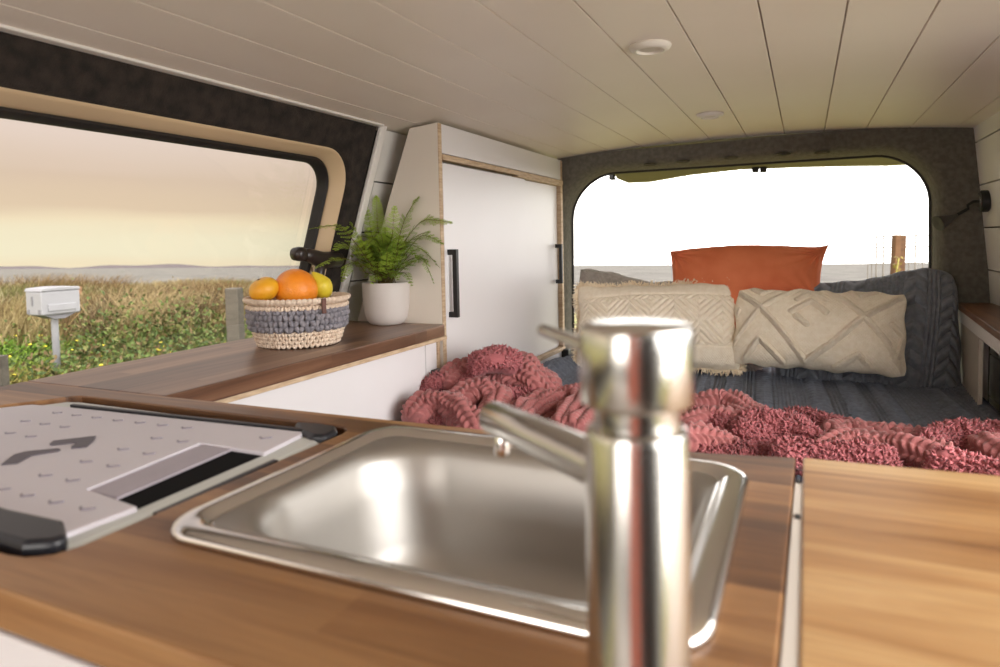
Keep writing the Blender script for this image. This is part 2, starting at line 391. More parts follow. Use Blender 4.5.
# --- rear opening: carpet surround with rounded opening
def rear_frame():
    root = thing('door_1', 'charcoal carpeted surround of the open rear hatch behind the bed', 'doorway'); root['kind'] = 'structure'
    n = 14
    def opening(d, y):
        P = []
        x0, x1, z0, z1 = -.830-d, .366+d, .20-d, 1.250+d
        rr = [.08+d, .08+d, .15+d*.8, .17+d*.8]
        base = rrect(x0, x1, z0, z1, rr, n)
        out = []
        for x, z in base:
            if z > .8:
                t = (z-.8)/(z1-.8)
                zz = z + .016*max(0, 1-((x+.2)/.6)**2)*t     # crowned top edge
                xx = x - .016*t if x > 0 else x+.012*t
                xx += (.012 if x > 0 else -.012)
            else: xx, zz = x + (.012 if x > 0 else -.012), z
            out.append(Vector((xx, y, zz)))
        return out
    inner = opening(0, 2.40)
    outer = []
    for v in inner:
        x, z = v.x, v.z
        if z > 1.0 and -.66 < x < .22 or z > 1.15:
            X = -.19+(x+.19)*1.06; X = max(-.852, min(.448, X if -.66 < x < .22 else (-.852 if x < 0 else .545)))
            if -.66 >= x: X = -.852+(x+.82)*.35; X = max(-.852, X)
            if x >= .22: X = .545-(.37-x)*.9; X = min(.545, X)
            outer.append(Vector((X, 2.40, cz(X)+.006)))
        else:
            outer.append(Vector(((-.852 if x < 0 else .545), 2.40, z if z > .25 else -.02)))
    def sh(P, y): return [Vector((p.x, y, p.z)) for p in P]
    loops = [sh(outer, 2.52), sh(outer, 2.40), opening(.030, 2.395), opening(.016, 2.402), opening(.006, 2.42), opening(0, 2.45), opening(-.004, 2.50), opening(.006, 2.515)]
    V, Fc = loops_mesh(loops, close_last=False); m = len(inner); L = len(loops)
    Fc += [((L-1)*m+k, (L-1)*m+(k+1) % m, (k+1) % m, k) for k in range(m)]
    o = mesh_obj('carpet_surround', V, Fc, CARPET, root, smooth=True); edge_split(o, 50)
    # rubber weatherstrip
    P = opening(-.004, 2.505); P.append(P[0])
    V, Fc = tube(P, .007, 8, False); mesh_obj('weatherstrip', V, Fc, RUBBER, root, smooth=True)
    # clip recesses along the top of the surround
    for u, v in ((650, 164.5), (683, 161.5), (731, 157.8), (783, 154.0), (822, 152.4)):
        p = at_y(u, v, 2.40)
        bm = bmesh.new(); bmesh.ops.create_uvsphere(bm, u_segments=16, v_segments=8, radius=1)
        for w in bm.verts: w.co = Vector((p.x+w.co.x*.024, 2.402+w.co.y*.012, p.z+w.co.z*.006))
        bm_obj('clip_recess', bm, basic('clip_recess_carpet', srgb(92, 88, 70), .9, c2=srgb(60, 57, 48), scale=40), root, smooth=True)
    return root
rear_frame()

def tailgate():
    root = thing('tailgate', 'raised olive grey tailgate hanging over the rear opening', 'tailgate', (-.2, 2.56, 1.34))
    def P(u, v, y): p = at_y(u, v, y); return p
    # lower edge of the open tailgate seen through the opening, at y = 3.35
    edge = [(612, 170), (618, 178), (628, 182), (650, 181), (690, 174), (740, 168.5), (800, 166.2), (850, 165), (890, 164.6), (908, 163.5)]
    m1 = basic('olive_headliner', srgb(106, 98, 68), .8, c2=srgb(96, 89, 62), scale=6)
    m2 = basic('pale_tailgate_rim', srgb(164, 158, 112), .5)
    V = []; Fc = []
    far = [P(u, v, 3.25) for u, v in edge]
    near = [Vector((max(-.76, min(.36, p.x*.78-.04)), 2.54, 1.345)) for p in far]
    o_ = Vector(root.location)
    k = len(edge)
    V = [p-o_ for p in near]+[p-o_ for p in far]+[p-o_+Vector((0, .03, .05)) for p in far]+[p-o_+Vector((0, 0, .05)) for p in near]
    for r in range(3):
        for i in range(k-1): Fc.append((r*k+i, r*k+i+1, (r+1)*k+i+1, (r+1)*k+i))
    for i in range(k-1): Fc.append((3*k+i, 3*k+i+1, i+1, i))
    Fc.append((0, k, 2*k, 3*k)); Fc.append((k-1, 4*k-1, 3*k-1, 2*k-1))
    mesh_obj('inner_panel', V, Fc, m1, root, smooth=False)
    Vt, Ft = tube([p-o_+Vector((0, .01, .004)) for p in far], .009, 8); mesh_obj('edge_rim', Vt, Ft, m2, root, smooth=True)
    for u in (756, 764):
        p = P(u, 168.8, 3.24)-o_
        boxo('striker', (p.x-.016, p.x+.012, p.y-.02, p.y+.01, p.z-.016, p.z+.006), BLACK, root, bevel=.002)
    p = P(612.5, 176, 3.2)-o_
    boxo('gas_strut_mount', (p.x-.010, p.x+.012, p.y-.03, p.y+.01, p.z-.02, p.z+.02), BLACK, root, bevel=.003)
tailgate()

# ------------------------------------------------------------------ ceiling lights
def ceiling_light(u, v, label):
    p = at_z(u, v, 1.33); z = cz(p.x)
    root = thing('ceiling_light', label, 'light', (p.x, p.y, z), 'recessed lights in the board ceiling')
    wh = basic('white_light_bezel', srgb(226, 218, 208), .35)
    fr = basic('frosted_light_lens', srgb(205, 196, 184), .5)
    M = Matrix.Rotation(math.pi, 4, 'X')
    latheo('bezel', [(.020, 0), (.036, 0), (.037, .002), (.034, .007), (.028, .010), (.024, .010), (.022, .006)], wh, root, 40, M)
    latheo('lens', [(.022, 0), (.022, .0055), (.012, .007), (.001, .0075)], fr, root, 32, M)
ceiling_light(650, 50, 'round white ceiling light nearer the sink, the larger looking one')
ceiling_light(710, 117, 'round white ceiling light nearer the bed, the smaller looking one')

# ------------------------------------------------------------------ kitchen unit
ZC = .795
def recess_outline():
    return [(-1.06, .262), (-.490, .262), (-.476, .264), (-.462, .274), (-.457, .290), (-.457, .575), (-.459, .588), (-.470, .597), (-.485, .600), (-.90, .600), (-.925, .598), (-.938, .590), (-.945, .572), (-1.06, .395)]
def counter():
    root = thing('kitchen_worktop', 'acacia worktop holding the steel sink and the cool box recess', 'worktop', (-.5, .45, ZC-.03))
    bm = bmesh.new()
    outer = [(-1.098, .50), (-1.09, .236), (-.4, .2305), (-.0120, .2295), (-.0118, .3), (-.0070, .664), (-.09, .648), (-.42, .643), (-.80, .638), (-1.118, .636)]
    def add(pts, z): return [bm.verts.new((x+.5, y-.45, z+.03)) for x, y in pts]
    holes = [recess_outline(), rrect(-.412, -.055, .328, .596, .05, 6)]
    def ring(z):
        es = []; out = []
        for pts in [outer]+holes:
            vs = add(pts, z); out.append(vs)
            for i in range(len(vs)): es.append(bm.edges.new((vs[i], vs[(i+1) % len(vs)])))
        bmesh.ops.triangle_fill(bm, edges=es, use_beauty=True)
        return out
    a = ring(0); b = ring(-.026)
    for A, B in zip(a, b):
        for i in range(len(A)):
            j = (i+1) % len(A); bm.faces.new((A[i], A[j], B[j], B[i]))
    bm_obj('wooden_top', bm, W_COUNTER, root, bevel=.0018, seg=2)
    tag(root, root['label'], 'worktop')
    # folding flap on the right
    r2 = thing('worktop_flap', 'paler acacia worktop flap to the right of the tap and white seam', 'worktop', (.3, .45, ZC-.03))
    bm = bmesh.new(); prism(bm, [(-.302, -.222), (.32, -.218), (.32, .246), (-.3010, .216)], 2, .004, .03)
    bm_obj('wooden_top', bm, W_RIGHT, r2, bevel=.0018)
    bm = bmesh.new(); prism(bm, [(-.3115, -.218), (-.3025, -.218), (-.3000, .150), (-.3070, .150)], 2, .0, .0285)
    bm_obj('edge_strip', bm, basic('white_edge_strip', srgb(222, 214, 205), .4), r2, bevel=.0008)
    for y in (.152, .075):
        bm = bmesh.new(); box(bm, -.3062, -.3022, y-.004, y+.004, .018, .0295); bm_obj('hinge_screw', bm, BLACK, r2, bevel=.0008)
    # cabinet body below
    r3 = thing('kitchen_cabinet', 'white kitchen cabinet body under the acacia worktop', 'cabinet', (-.3, .45, 0))
    bm = bmesh.new()
    box(bm, -.80, .60, -.195, -.178, .02, ZC-.027); box(bm, -.80, .60, .165, .183, .02, ZC-.027); box(bm, -.80, -.782, -.178, .165, .02, ZC-.027)
    box(bm, .58, .60, -.178, .165, .02, ZC-.027); box(bm, -.782, .58, -.178, .165, .02, .04)
    bm_obj('carcass', bm, CAB, r3, bevel=.001)
    for x0, x1 in ((-.795, -.34), (-.335, .12), (.125, .595)):
        boxo('door', (x0, x1, -.214, -.196, .06, ZC-.034), CAB, r3, bevel=.002)
counter()

# ------------------------------------------------------------------ cool box
def cool_box():
    o_ = Vector((-.70, .42, .40))
    root = thing('cool_box', 'grey cool box with dimpled lid and black corners sunk into the worktop', 'cool box', o_)
    lid = basic('lavender_grey_plastic', srgb(206, 201, 208), .5, c2=srgb(202, 197, 204), scale=3, bump=.15, bscale=600)
    side = basic('pale_grey_plastic', srgb(200, 202, 198), .5, c2=srgb(194, 197, 193), scale=3)
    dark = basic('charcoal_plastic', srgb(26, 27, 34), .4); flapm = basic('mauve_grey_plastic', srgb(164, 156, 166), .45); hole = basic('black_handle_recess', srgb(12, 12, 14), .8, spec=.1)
    z = ZC - .004
    def L(x, y, zz): return Vector((x, y, zz))-o_
    # body inside the recess, the lid edge bevelled all round
    o1 = [(-.975, .268), (-.505, .268), (-.470, .276), (-.460, .295), (-.460, .55), (-.474, .57), (-.490, .586), (-.505, .590), (-.90, .590), (-.925, .583), (-.935, .57), (-.975, .50)]
    def off(P, d):
        out = []; n = len(P)
        for i in range(n):
            a = Vector(P[i-1]); b = Vector(P[i]); c = Vector(P[(i+1) % n])
            e1 = (b-a).normalized(); e2 = (c-b).normalized(); nn = (Vector((-e1.y, e1.x))+Vector((-e2.y, e2.x))).normalized()
            out.append(b+nn*d)
        return out
    lp = [[L(x, y, .42) for x, y in o1], [L(x, y, z-.012) for x, y in o1], [L(p.x, p.y, z-.002) for p in off(o1, .005)], [L(p.x, p.y, z+.001) for p in off(o1, .011)], [L(p.x, p.y, z+.001) for p in off(o1, .016)]]
    V, Fc = loops_mesh(lp, True, True)
    ob = mesh_obj('body', V, Fc, side, root, smooth=True); edge_split(ob, 25)
    # lid panel
    # corners from the picture: right edge line and dark back strip
    A = at_z(60, 537, z+.004); B = at_z(306, 433, z+.004); C = at_z(72, 407, z+.004)
    lidr = [(-.96, .288), (A.x, .292), (B.x, B.y-.002), (C.x-.01, C.y), (-.97, .49)]
    lidr = [(-.97, A.y-.004), (A.x-.006, A.y-.004), (A.x, A.y+.002), (B.x, B.y-.006), (B.x-.006, B.y), (C.x, C.y-.004), (-.935, C.y-.012), (-.97, C.y-.055)]
    # notch for the handle
    H = [at_z(u, v, z+.004) for u, v in ((87, 490), (117, 497), (135, 507), (262, 453), (237, 447), (200, 443.5))]
    bm = bmesh.new()
    out2 = [Vector(p) for p in lidr]
    nt0 = H[2]; nt1 = H[3]
    poly = out2[:3]+[Vector((nt0.x+.003, nt0.y)), Vector((H[0].x, H[0].y)), Vector((H[5].x, H[5].y)), Vector((nt1.x+.003, nt1.y))]+out2[3:]
    prism(bm, [(p.x-o_.x, p.y-o_.y) for p in poly], 2, z-.008-o_.z, z+.005-o_.z)
    lo = bm_obj('lid', bm, lid, root, bevel=.0012)
    # chevron dimples moulded on the lid, their shade put into a darker colour
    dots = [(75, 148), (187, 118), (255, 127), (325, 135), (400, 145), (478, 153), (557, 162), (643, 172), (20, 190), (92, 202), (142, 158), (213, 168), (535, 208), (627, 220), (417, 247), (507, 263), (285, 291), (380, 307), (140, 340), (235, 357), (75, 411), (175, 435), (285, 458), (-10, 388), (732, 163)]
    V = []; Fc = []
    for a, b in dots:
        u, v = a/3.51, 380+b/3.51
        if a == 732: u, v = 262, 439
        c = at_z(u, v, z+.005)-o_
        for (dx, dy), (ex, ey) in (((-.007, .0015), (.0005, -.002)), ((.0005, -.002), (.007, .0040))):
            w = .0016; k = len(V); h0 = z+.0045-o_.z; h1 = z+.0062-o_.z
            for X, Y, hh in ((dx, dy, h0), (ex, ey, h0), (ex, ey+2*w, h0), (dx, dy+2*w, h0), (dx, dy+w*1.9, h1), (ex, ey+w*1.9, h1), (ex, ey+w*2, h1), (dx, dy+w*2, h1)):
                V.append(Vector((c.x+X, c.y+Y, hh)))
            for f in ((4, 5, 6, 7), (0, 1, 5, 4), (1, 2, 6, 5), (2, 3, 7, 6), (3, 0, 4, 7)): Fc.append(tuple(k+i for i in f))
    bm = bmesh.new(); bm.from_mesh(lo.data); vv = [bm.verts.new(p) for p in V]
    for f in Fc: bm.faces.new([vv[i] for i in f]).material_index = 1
    lo.data.materials.append(basic('lid_dimple_shade', srgb(140, 134, 146), .55))
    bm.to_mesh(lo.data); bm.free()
    # emblem: two angular dark marks
    em = basic('dark_grey_emblem', srgb(84, 78, 88), .5)
    for P in ([(1, 464.5), (14, 454.4), (26, 451.3), (58, 448.2), (60.5, 449.4), (58, 450.8), (31, 455.2), (17, 463)], [(49.5, 444.0), (53.5, 440.6), (96, 435.8), (94, 439.6), (86, 446.8), (71.5, 448.2), (71, 446.8), (77, 442.2), (52.5, 444.9)]):
        pts = [at_z(u, v, z+.006)-o_ for u, v in P]
        bm = bmesh.new(); prism(bm, [(p.x, p.y) for p in pts], 2, z+.0045-o_.z, z+.0062-o_.z)
        o = bm_obj('emblem', bm, em, lo); o['label'] = 'dark angular emblem on the lid'
    # handle: mauve flap and black recess
    zh = z+.002
    fl = [H[0], H[1], at_z(237, 446, z+.004), at_z(203, 443.2, z+.004)]
    hd = bm_obj('handle', (lambda b: (prism(b, [(p.x-o_.x, p.y-o_.y) for p in fl], 2, z-.004-o_.z, z+.0035-o_.z), b)[1])(bmesh.new()), flapm, root, bevel=.002)
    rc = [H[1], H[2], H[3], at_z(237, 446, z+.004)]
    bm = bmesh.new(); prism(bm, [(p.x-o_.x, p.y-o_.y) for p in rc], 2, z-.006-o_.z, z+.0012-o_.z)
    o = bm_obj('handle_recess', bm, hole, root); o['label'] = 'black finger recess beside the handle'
    # latch seal on the right bevel
    bm = bmesh.new(); a = at_z(155, 518.5, z-.003); b = at_z(275, 464, z-.003)
    prism(bm, [(a.x-.002-o_.x, a.y-o_.y), (a.x+.004-o_.x, a.y-o_.y), (b.x+.004-o_.x, b.y-o_.y), (b.x-.002-o_.x, b.y-o_.y)], 2, z-.012-o_.z, z+.0015-o_.z)
    bm_obj('latch', bm, dark, root)
    # dark strip along the back of the lid
    bm = bmesh.new(); a = at_z(72, 404.5, z+.006); b = at_z(305, 429.5, z+.006)
    prism(bm, [(a.x-o_.x, a.y-.003-o_.y), (b.x-o_.x, b.y-.003-o_.y), (b.x-o_.x, b.y+.003-o_.y), (a.x-o_.x, a.y+.003-o_.y)], 2, z-.005-o_.z, z+.0068-o_.z)
    bm_obj('hinge_strip', bm, dark, root, bevel=.001)
    # corner bumpers
    def corner(pts, h0, h1):
        bm = bmesh.new(); prism(bm, [(x-o_.x, y-o_.y) for x, y in pts], 2, h0-o_.z, h1-o_.z); return bm_obj('corner_bumper', bm, dark, root, bevel=.005, seg=3, smooth=False)
    corner([(-.64, .268), (-.487, .268), (-.470, .278), (-.469, .288), (-.50, .305), (-.56, .303), (-.64, .306)], z-.04, z+.010)
    corner([(-.500, .562), (-.478, .552), (-.463, .556), (-.463, .578), (-.478, .594), (-.505, .596), (-.53, .592), (-.53, .584)], z-.04, z+.007)
cool_box()

# ------------------------------------------------------------------ sink
def sink():
    o_ = Vector((-.235, .462, ZC))
    root = thing('kitchen_sink', 'square stainless steel sink let into the worktop behind the tap', 'sink', o_)
    x0, x1, y0, y1 = -.424, -.041, .3165, .606
    def lp(d, z, r, n=9, dd=None):
        dx0, dx1, dy0, dy1 = dd or (d, d, d, d)
        return [Vector((x, y, z))-o_ + Vector((0, 0, ZC)) for x, y in rrect(x0+dx0, x1-dx1, y0+dy0, y1-dy1, r, n)]
    V, Fc = loops_mesh([lp(.006, -.002, .030), lp(0, .0005, .034), lp(0, .004, .034), lp(.002, .0068, .033), lp(.006, .0085, .031), lp(.013, .0088, .027), lp(.018, .0075, .024), lp(.021, .0045, .022), lp(.024, .0035, .021)], False)
    o = mesh_obj('rim', V, Fc, STEEL_R, root, smooth=True)
    V, Fc = loops_mesh([lp(.024, .0035, .021), lp(.028, .0030, .030), lp(.031, .0015, .055), lp(.034, -.002, .062), lp(.038, -.010, .064), lp(.044, -.04, .066), lp(.052, -.085, .066), lp(.060, -.105, .064), lp(.074, -.119, .055), lp(.095, -.124, .04), lp(.125, -.126, .03)], True)
    o = mesh_obj('bowl', V, Fc, STEEL_S, root, smooth=True)
    # waste in the sink floor
    latheo('drain', [(.034, -.002), (.034, .001), (.028, .002), (.024, -.001), (.006, -.002), (.001, 0)], STEEL_R, root, 32, Matrix.Translation((.02, .03, -.1265)))
sink()

# ------------------------------------------------------------------ tap
def tap():
    o_ = Vector((-.0630, .270, ZC))
    root = thing('mixer_tap', 'brushed steel mixer tap standing upright in front of the sink', 'tap', o_)
    latheo('body', [(.026, 0), (.026, .004), (.0215, .006), (.0212, .124), (.0203, .127), (.0180, .1285), (.0176, .1355), (.0185, .138)], STEEL, root, 64)
    latheo('cap', [(.0180, .1360), (.0222, .1380), (.0230, .1392), (.0232, .1672), (.0226, .1692), (.0212, .1700), (.001, .1704)], STEEL, root, 64)
    a = Vector((-.012, .012, .1545)); b = at_y(541, 329.5, .335)-o_
    tubeo('lever', [a, a.lerp(b, .5), a.lerp(b, .97), b], .0034, STEEL, root, 16, [.0034, .0034, .0034, .0022])
    a = Vector((-.012, .006, 0)); 
    base = Vector((-.016, .008, .0)) ; base.z = (at_y(592, 466, .278)-o_).z
    tip = at_y(493, 417, .372)-o_
    dirv = (tip-base).normalized()
    tubeo('spout', [base, base.lerp(tip, .5), tip-dirv*.002, tip], .0105, STEEL, root, 28, [.0103, .0103, .0103, .0094])
    edge_split(bpy.data.objects[-1] if False else root.children[-1], 35)
    ae = tip-dirv*.016
    V, Fc = lathe([(.0045, -.021), (.0052, -.020), (.0055, .0)], 20, Matrix.Translation(ae)); mesh_obj('aerator', V, Fc, STEEL_R, root, smooth=True)
tap()

# ------------------------------------------------------------------ window ledge with front panel
def ledge():
    root = thing('window_ledge', 'dark acacia ledge running under the side window to the tall cabinet', 'ledge', (-.95, 1.0, ZC-.03))
    o_ = root.location
    bm = bmesh.new()
    pts = [(-.808, .6395), (-1.119, .6375), (-1.135, 1.0), (-1.132, 1.456), (-.826, 1.456), (-.820, 1.452), (-.812, 1.30)]
    prism(bm, [(x-o_.x, y-o_.y) for x, y in pts], 2, .002, .03)
    bm_obj('ledge_board', bm, W_LEDGE, root, bevel=.0025, seg=3)
    bm = bmesh.new(); pts = [(-.822, .66), (-.822, 1.456), (-.812, 1.456), (-.812, 1.30), (-.8085, .66)]
    box(bm, -.835-o_.x, -.815-o_.x, .66-o_.y, 1.455-o_.y, -.0075, .0015); bm_obj('edging', bm, PLY, root, bevel=.001)
    r = thing('ledge_cabinet', 'low white cabinet front under the wooden window ledge', 'cabinet', (-.85, 1.05, 0))
    boxo('front_panel', (0, .015, -.38, .33, .02, ZC-.038), CAB, r, bevel=.0015)
    boxo('end_panel', (0, .015, .334, .385, .02, ZC-.038), CAB, r, bevel=.0015)
    boxo('end_edging', (.0015, .016, .390, .402, .30, ZC-.038), PLY, r, bevel=.001)
    p = (.0165, .036, .345, .378)
    bm = bmesh.new(); box(bm, .0155, .040, .352, .384, .652, .688); bm_obj('latch', bm, BLACK, r, bevel=.003)
    bm = bmesh.new(); box(bm, -.25, -.001, -.38, -.365, .02, ZC-.038); box(bm, -.25, -.001, .37, .385, .02, ZC-.038); box(bm, -.25, -.235, -.365, .37, .02, ZC-.038)
    bm_obj('carcass', bm, CAB, r, bevel=.001)
ledge()

# ------------------------------------------------------------------ tall cabinet
def tall_cabinet():
    o_ = Vector((-.95, 1.93, .0))
    root = thing('tall_cabinet', 'tall white cabinet with two sliding doors beside the bed', 'cabinet', o_)
    X = -.83
    def B(name, x0, x1, y0, y1, z0, z1, m, par=root, bev=.001): return boxo(name, (x0-o_.x, x1-o_.x, y0-o_.y, y1-o_.y, z0, z1), m, par, bevel=bev)
    # side panel with slanted outer edge following the van wall
    bm = bmesh.new()
    pts = [(X, .02), (X, 1.298), (-.912, 1.290), (-.985, 1.10), (-1.055, .90), (-1.09, .80), (-1.09, .02)]
    prism(bm, [(x-o_.x, z) for x, z in pts], 1, 1.460-o_.y, 1.474-o_.y)
    bm_obj('side_panel', bm, CABSIDE, root, bevel=.001)
    B('front_edging', X-.001, X+.0015, 1.4595, 1.476, .02, 1.297, PLY)
    B('end_post', X-.02, X+.001, 2.372, 2.392, .45, 1.296, PLY)
    B('fascia', X-.014, X, 1.476, 2.385, 1.224, 1.297, CAB)
    B('upper_rail', X-.016, X+.006, 1.476, 2.385, 1.207, 1.221, PLY)
    B('upper_track', X-.014, X+.0075, 1.95, 2.372, 1.2005, 1.2065, PLY)
    B('lower_rail', X-.016, X+.006, 1.476, 2.385, .585, .598, PLY)
    B('base_panel', X-.016, X, 1.476, 2.385, .02, .583, CAB)
    B('inner_shelf', -1.07, X-.02, 1.476, 2.385, .585, .60, CAB)
    B('back_end_panel', -1.06, X-.02, 2.386, 2.397, .02, 1.25, CAB)
    def handle(par, y, z0, z1, x):
        bm = bmesh.new()
        box(bm, x-o_.x, x+.022-o_.x, y-.006-o_.y, y+.006-o_.y, z0, z0+.014)
        box(bm, x-o_.x, x+.022-o_.x, y-.006-o_.y, y+.006-o_.y, z1-.014, z1)
        box(bm, x+.014-o_.x, x+.026-o_.x, y-.0065-o_.y, y+.0065-o_.y, z0, z1)
        bm_obj('handle', bm, BLACK, par, bevel=.001)
    d1 = B('door', X-.012, X+.001, 1.478, 2.02, .602, 1.200, CAB)
    d2 = B('door', X-.028, X-.014, 1.98, 2.366, .602, 1.200, CAB)
    handle(d1, 1.497, .808, .982, X+.001)
    handle(d2, 2.335, .840, .985, X-.010)
    # small black catch near the bed corner
    bm = bmesh.new(); box(bm, X+.0-o_.x, X+.028-o_.x, 2.352-o_.y, 2.384-o_.y, .556, .590); bm_obj('latch', bm, BLACK, root, bevel=.003)
tall_cabinet()

# ------------------------------------------------------------------ bench on the right
def bench():
    root = thing('side_shelf', 'small wooden topped shelf unit on the right wall beside the bed', 'shelf', (.47, 2.1, 0))
    o_ = root.location
    bm = bmesh.new()
    prism(bm, [(.366-.47, -.45), (.500-.47, -.45), (.500-.47, .262), (.412-.47, .262)], 2, .772, .790)
    bm_obj('wooden_top', bm, wood('acacia_shelf', [srgb(88, 56, 36), srgb(118, 80, 54), srgb(148, 106, 76)], swap=True), root, bevel=.002)
    wm = basic('cream_shelf_panel', srgb(196, 186, 172), .5); 
    bm = bmesh.new(); prism(bm, [(-.098, -.44), (-.088, -.44), (-.046, .250), (-.056, .250)], 2, .738, .7715); bm_obj('apron', bm, PAINT, root, bevel=.001)
    bm = bmesh.new(); prism(bm, [(-.074, -.10), (-.064, -.10), (-.046, .240), (-.056, .240)], 2, .50, .7375); bm_obj('side_panel', bm, wm, root, bevel=.001)
    bm = bmesh.new(); prism(bm, [(-.060, .252), (.02, .252), (.02, .260), (-.060, .260)], 2, .50, .7715); bm_obj('end_panel', bm, PAINT, root, bevel=.001)
    bm = bmesh.new(); prism(bm, [(-.0235, -.80), (-.013, -.80), (-.013, -.11), (-.0235, -.11)], 2, .02, .585); bm_obj('bed_rail', bm, PLY, root, bevel=.001)
    bm = bmesh.new(); prism(bm, [(-.012, -.75), (.018, -.75), (.018, -.11), (-.012, -.11)], 2, .48, .495); bm_obj('lower_board', bm, wm, root, bevel=.001)
bench()

# ------------------------------------------------------------------ gooseneck lamp
def lamp():
    c = Vector((.474, 2.33, 1.095)); 
    p = at_y(988, 201, 2.40); c = Vector((.478, 2.44*.978, p.z)); 
    r_ = ray(988, 201); t = (.473)/r_.x; c = CAM+r_*t
    root = thing('reading_lamp', 'black gooseneck reading lamp on the right white wall', 'lamp', c)
    M = Matrix.Rotation(-math.pi/2, 4, 'Y')
    latheo('wall_base', [(.026, -.004), (.031, .0), (.031, .016), (.028, .020), (.001, .0205)], BLACK, root, 32, M)
    latheo('base_ring', [(.018, .0205), (.018, .0225), (.001, .023)], STEEL_R, root, 24, M)
    tip = at_y(953, 217, 2.27)-c; mid = at_y(968, 209, 2.3)-c
    P = [Vector((-.02, 0, 0)), Vector((-.035, -.003, .0)), mid.lerp(Vector((-.05, -.005, 0)), .5), mid, tip]
    tubeo('gooseneck', P, .0045, BLACK, root, 10)
    d = (at_y(939, 223, 2.25)-c-tip).normalized()
    q = d.to_track_quat('Z', 'Y').to_matrix().to_4x4()
    latheo('lamp_head', [(.006, -.012), (.008, .0), (.011, .012), (.021, .042), (.0225, .048), (.018, .049), (.001, .045)], basic('dark_grey_lamp_head', srgb(64, 62, 60), .5), root, 28, Matrix.Translation(tip) @ q)
lamp()

# ------------------------------------------------------------------ bed and bedding
ZB = .56
def tri(x): return 2*np.abs(x-np.floor(x+.5))
def cable(u, v, w, L):
    """cable: plaited V ridges; u across 0..1, v along in metres"""
    a = np.abs(u-.5)*2
    ch = np.sin(2*np.pi*(v/L + a*.55))
    env = np.clip(1-a**4, 0, 1)
    return np.clip(ch*.5+.5, 0, 1)**.6*env
def ribs(x, p): return np.abs(np.sin(np.pi*x/p))**.7
def knit_bands(X, Y):
    """cable-knit cover: bands across X with patterns running along Y"""
    h = np.zeros_like(X); per = .30
    t = np.mod(X, per)
    def band(a, b): return (t >= a) & (t < b)
    m = band(0, .055); h[m] = cable(t[m]/.055, Y[m], .055, .034)
    m = band(.055, .085); h[m] = ribs(t[m]-.055, .010)*.6
    m = band(.085, .135); u = (t-.085)/.05; hh = np.abs(np.sin(np.pi*(Y/.028+np.abs(u-.5)*1.6)))**.8; h[m] = hh[m]
    m = band(.135, .165); h[m] = ribs(t[m]-.135, .010)*.6
    m = band(.165, .215); h[m] = cable((t[m]-.165)/.05, -Y[m], .05, .030)
    m = band(.215, .30); h[m] = ribs(t[m]-.215, .0095)*.5*(.7+.3*np.sin(2*np.pi*Y[m]/.011))
    return h
def grid_faces(nu, nv):
    i = np.arange(nu-1)[:, None]; j = np.arange(nv-1)[None, :]; a = i*nv+j
    return np.stack([a, a+nv, a+nv+1, a+1], -1).reshape(-1, 4)
def bed():
    root = thing('bed', 'bed platform with mattress under a charcoal cable knit cover', 'bed', (-.2, 1.6, 0))
    o_ = np.array(root.location)
    boxo('mattress', (-.618, .626, -.83, .78, .40, .535), basic('grey_mattress', srgb(90, 92, 100), .9), root, bevel=.03, seg=4)
    boxo('base', (-.61, .62, -.82, .76, .02, .395), CAB, root, bevel=.002)
    nx, ny = 620, 720
    xs = np.linspace(-.826, .4425, nx); ys = np.linspace(.80, 2.385, ny)
    X, Y = np.meshgrid(xs, ys, indexing='ij')
    rng = np.random.RandomState(3)
    Z = np.full_like(X, ZB)
    for k in range(14):
        cx, cy, s, a = rng.uniform(-.8, .44), rng.uniform(.9, 2.4), rng.uniform(.06, .2), rng.uniform(-.004, .006)
        Z += a*np.exp(-((X-cx)**2+(Y-cy)**2)/s**2)
    Z += .0095*knit_bands(X+.02*np.sin(Y*3), Y)
    # turned down edges
    ed = np.clip((X-.40)/.05, 0, 1); Z -= .05*ed**2.4
    ed = np.clip((-.80-X)/.03, 0, 1); Z -= .03*ed**2
    # rumple beside the left cabinet
    Z += .050*np.exp(-((X+.735)/.055)**2-((Y-2.02)/.20)**2)
    V = np.stack([X, Y, Z], -1).reshape(-1, 3)-o_
    # underside
    nv = len(V); V2 = V.copy(); V2[:, 2] -= .012
    Fa = grid_faces(nx, ny)
    mat = basic('charcoal_knit', srgb(112, 118, 130), .95, c2=srgb(96, 101, 113), scale=60, bump=.5, bscale=900, sheen=.3)
    mesh_obj('knitted_bedspread', V, Fa, mat, root, smooth=True)
    # thick scalloped border along the aisle side
    V = []; Fc = []
    y = .85
    while y < 2.3:
        k = len(V); bm = None
        for i in range(5):
            th = math.pi*i/4
            for j in range(8):
                ph = 2*math.pi*j/8
                V.append(Vector((.435+.012*math.sin(th)*math.cos(ph)+.2, y+.010*math.sin(th)*math.sin(ph)-1.6+.004*math.cos(th), ZB-.022+.016*math.cos(th))))
        for i in range(4):
            for j in range(8): Fc.append((k+i*8+j, k+i*8+(j+1) % 8, k+(i+1)*8+(j+1) % 8, k+(i+1)*8+j))
        y += .019
    mesh_obj('scalloped_border', V, Fc, mat, root, smooth=True)
bed()

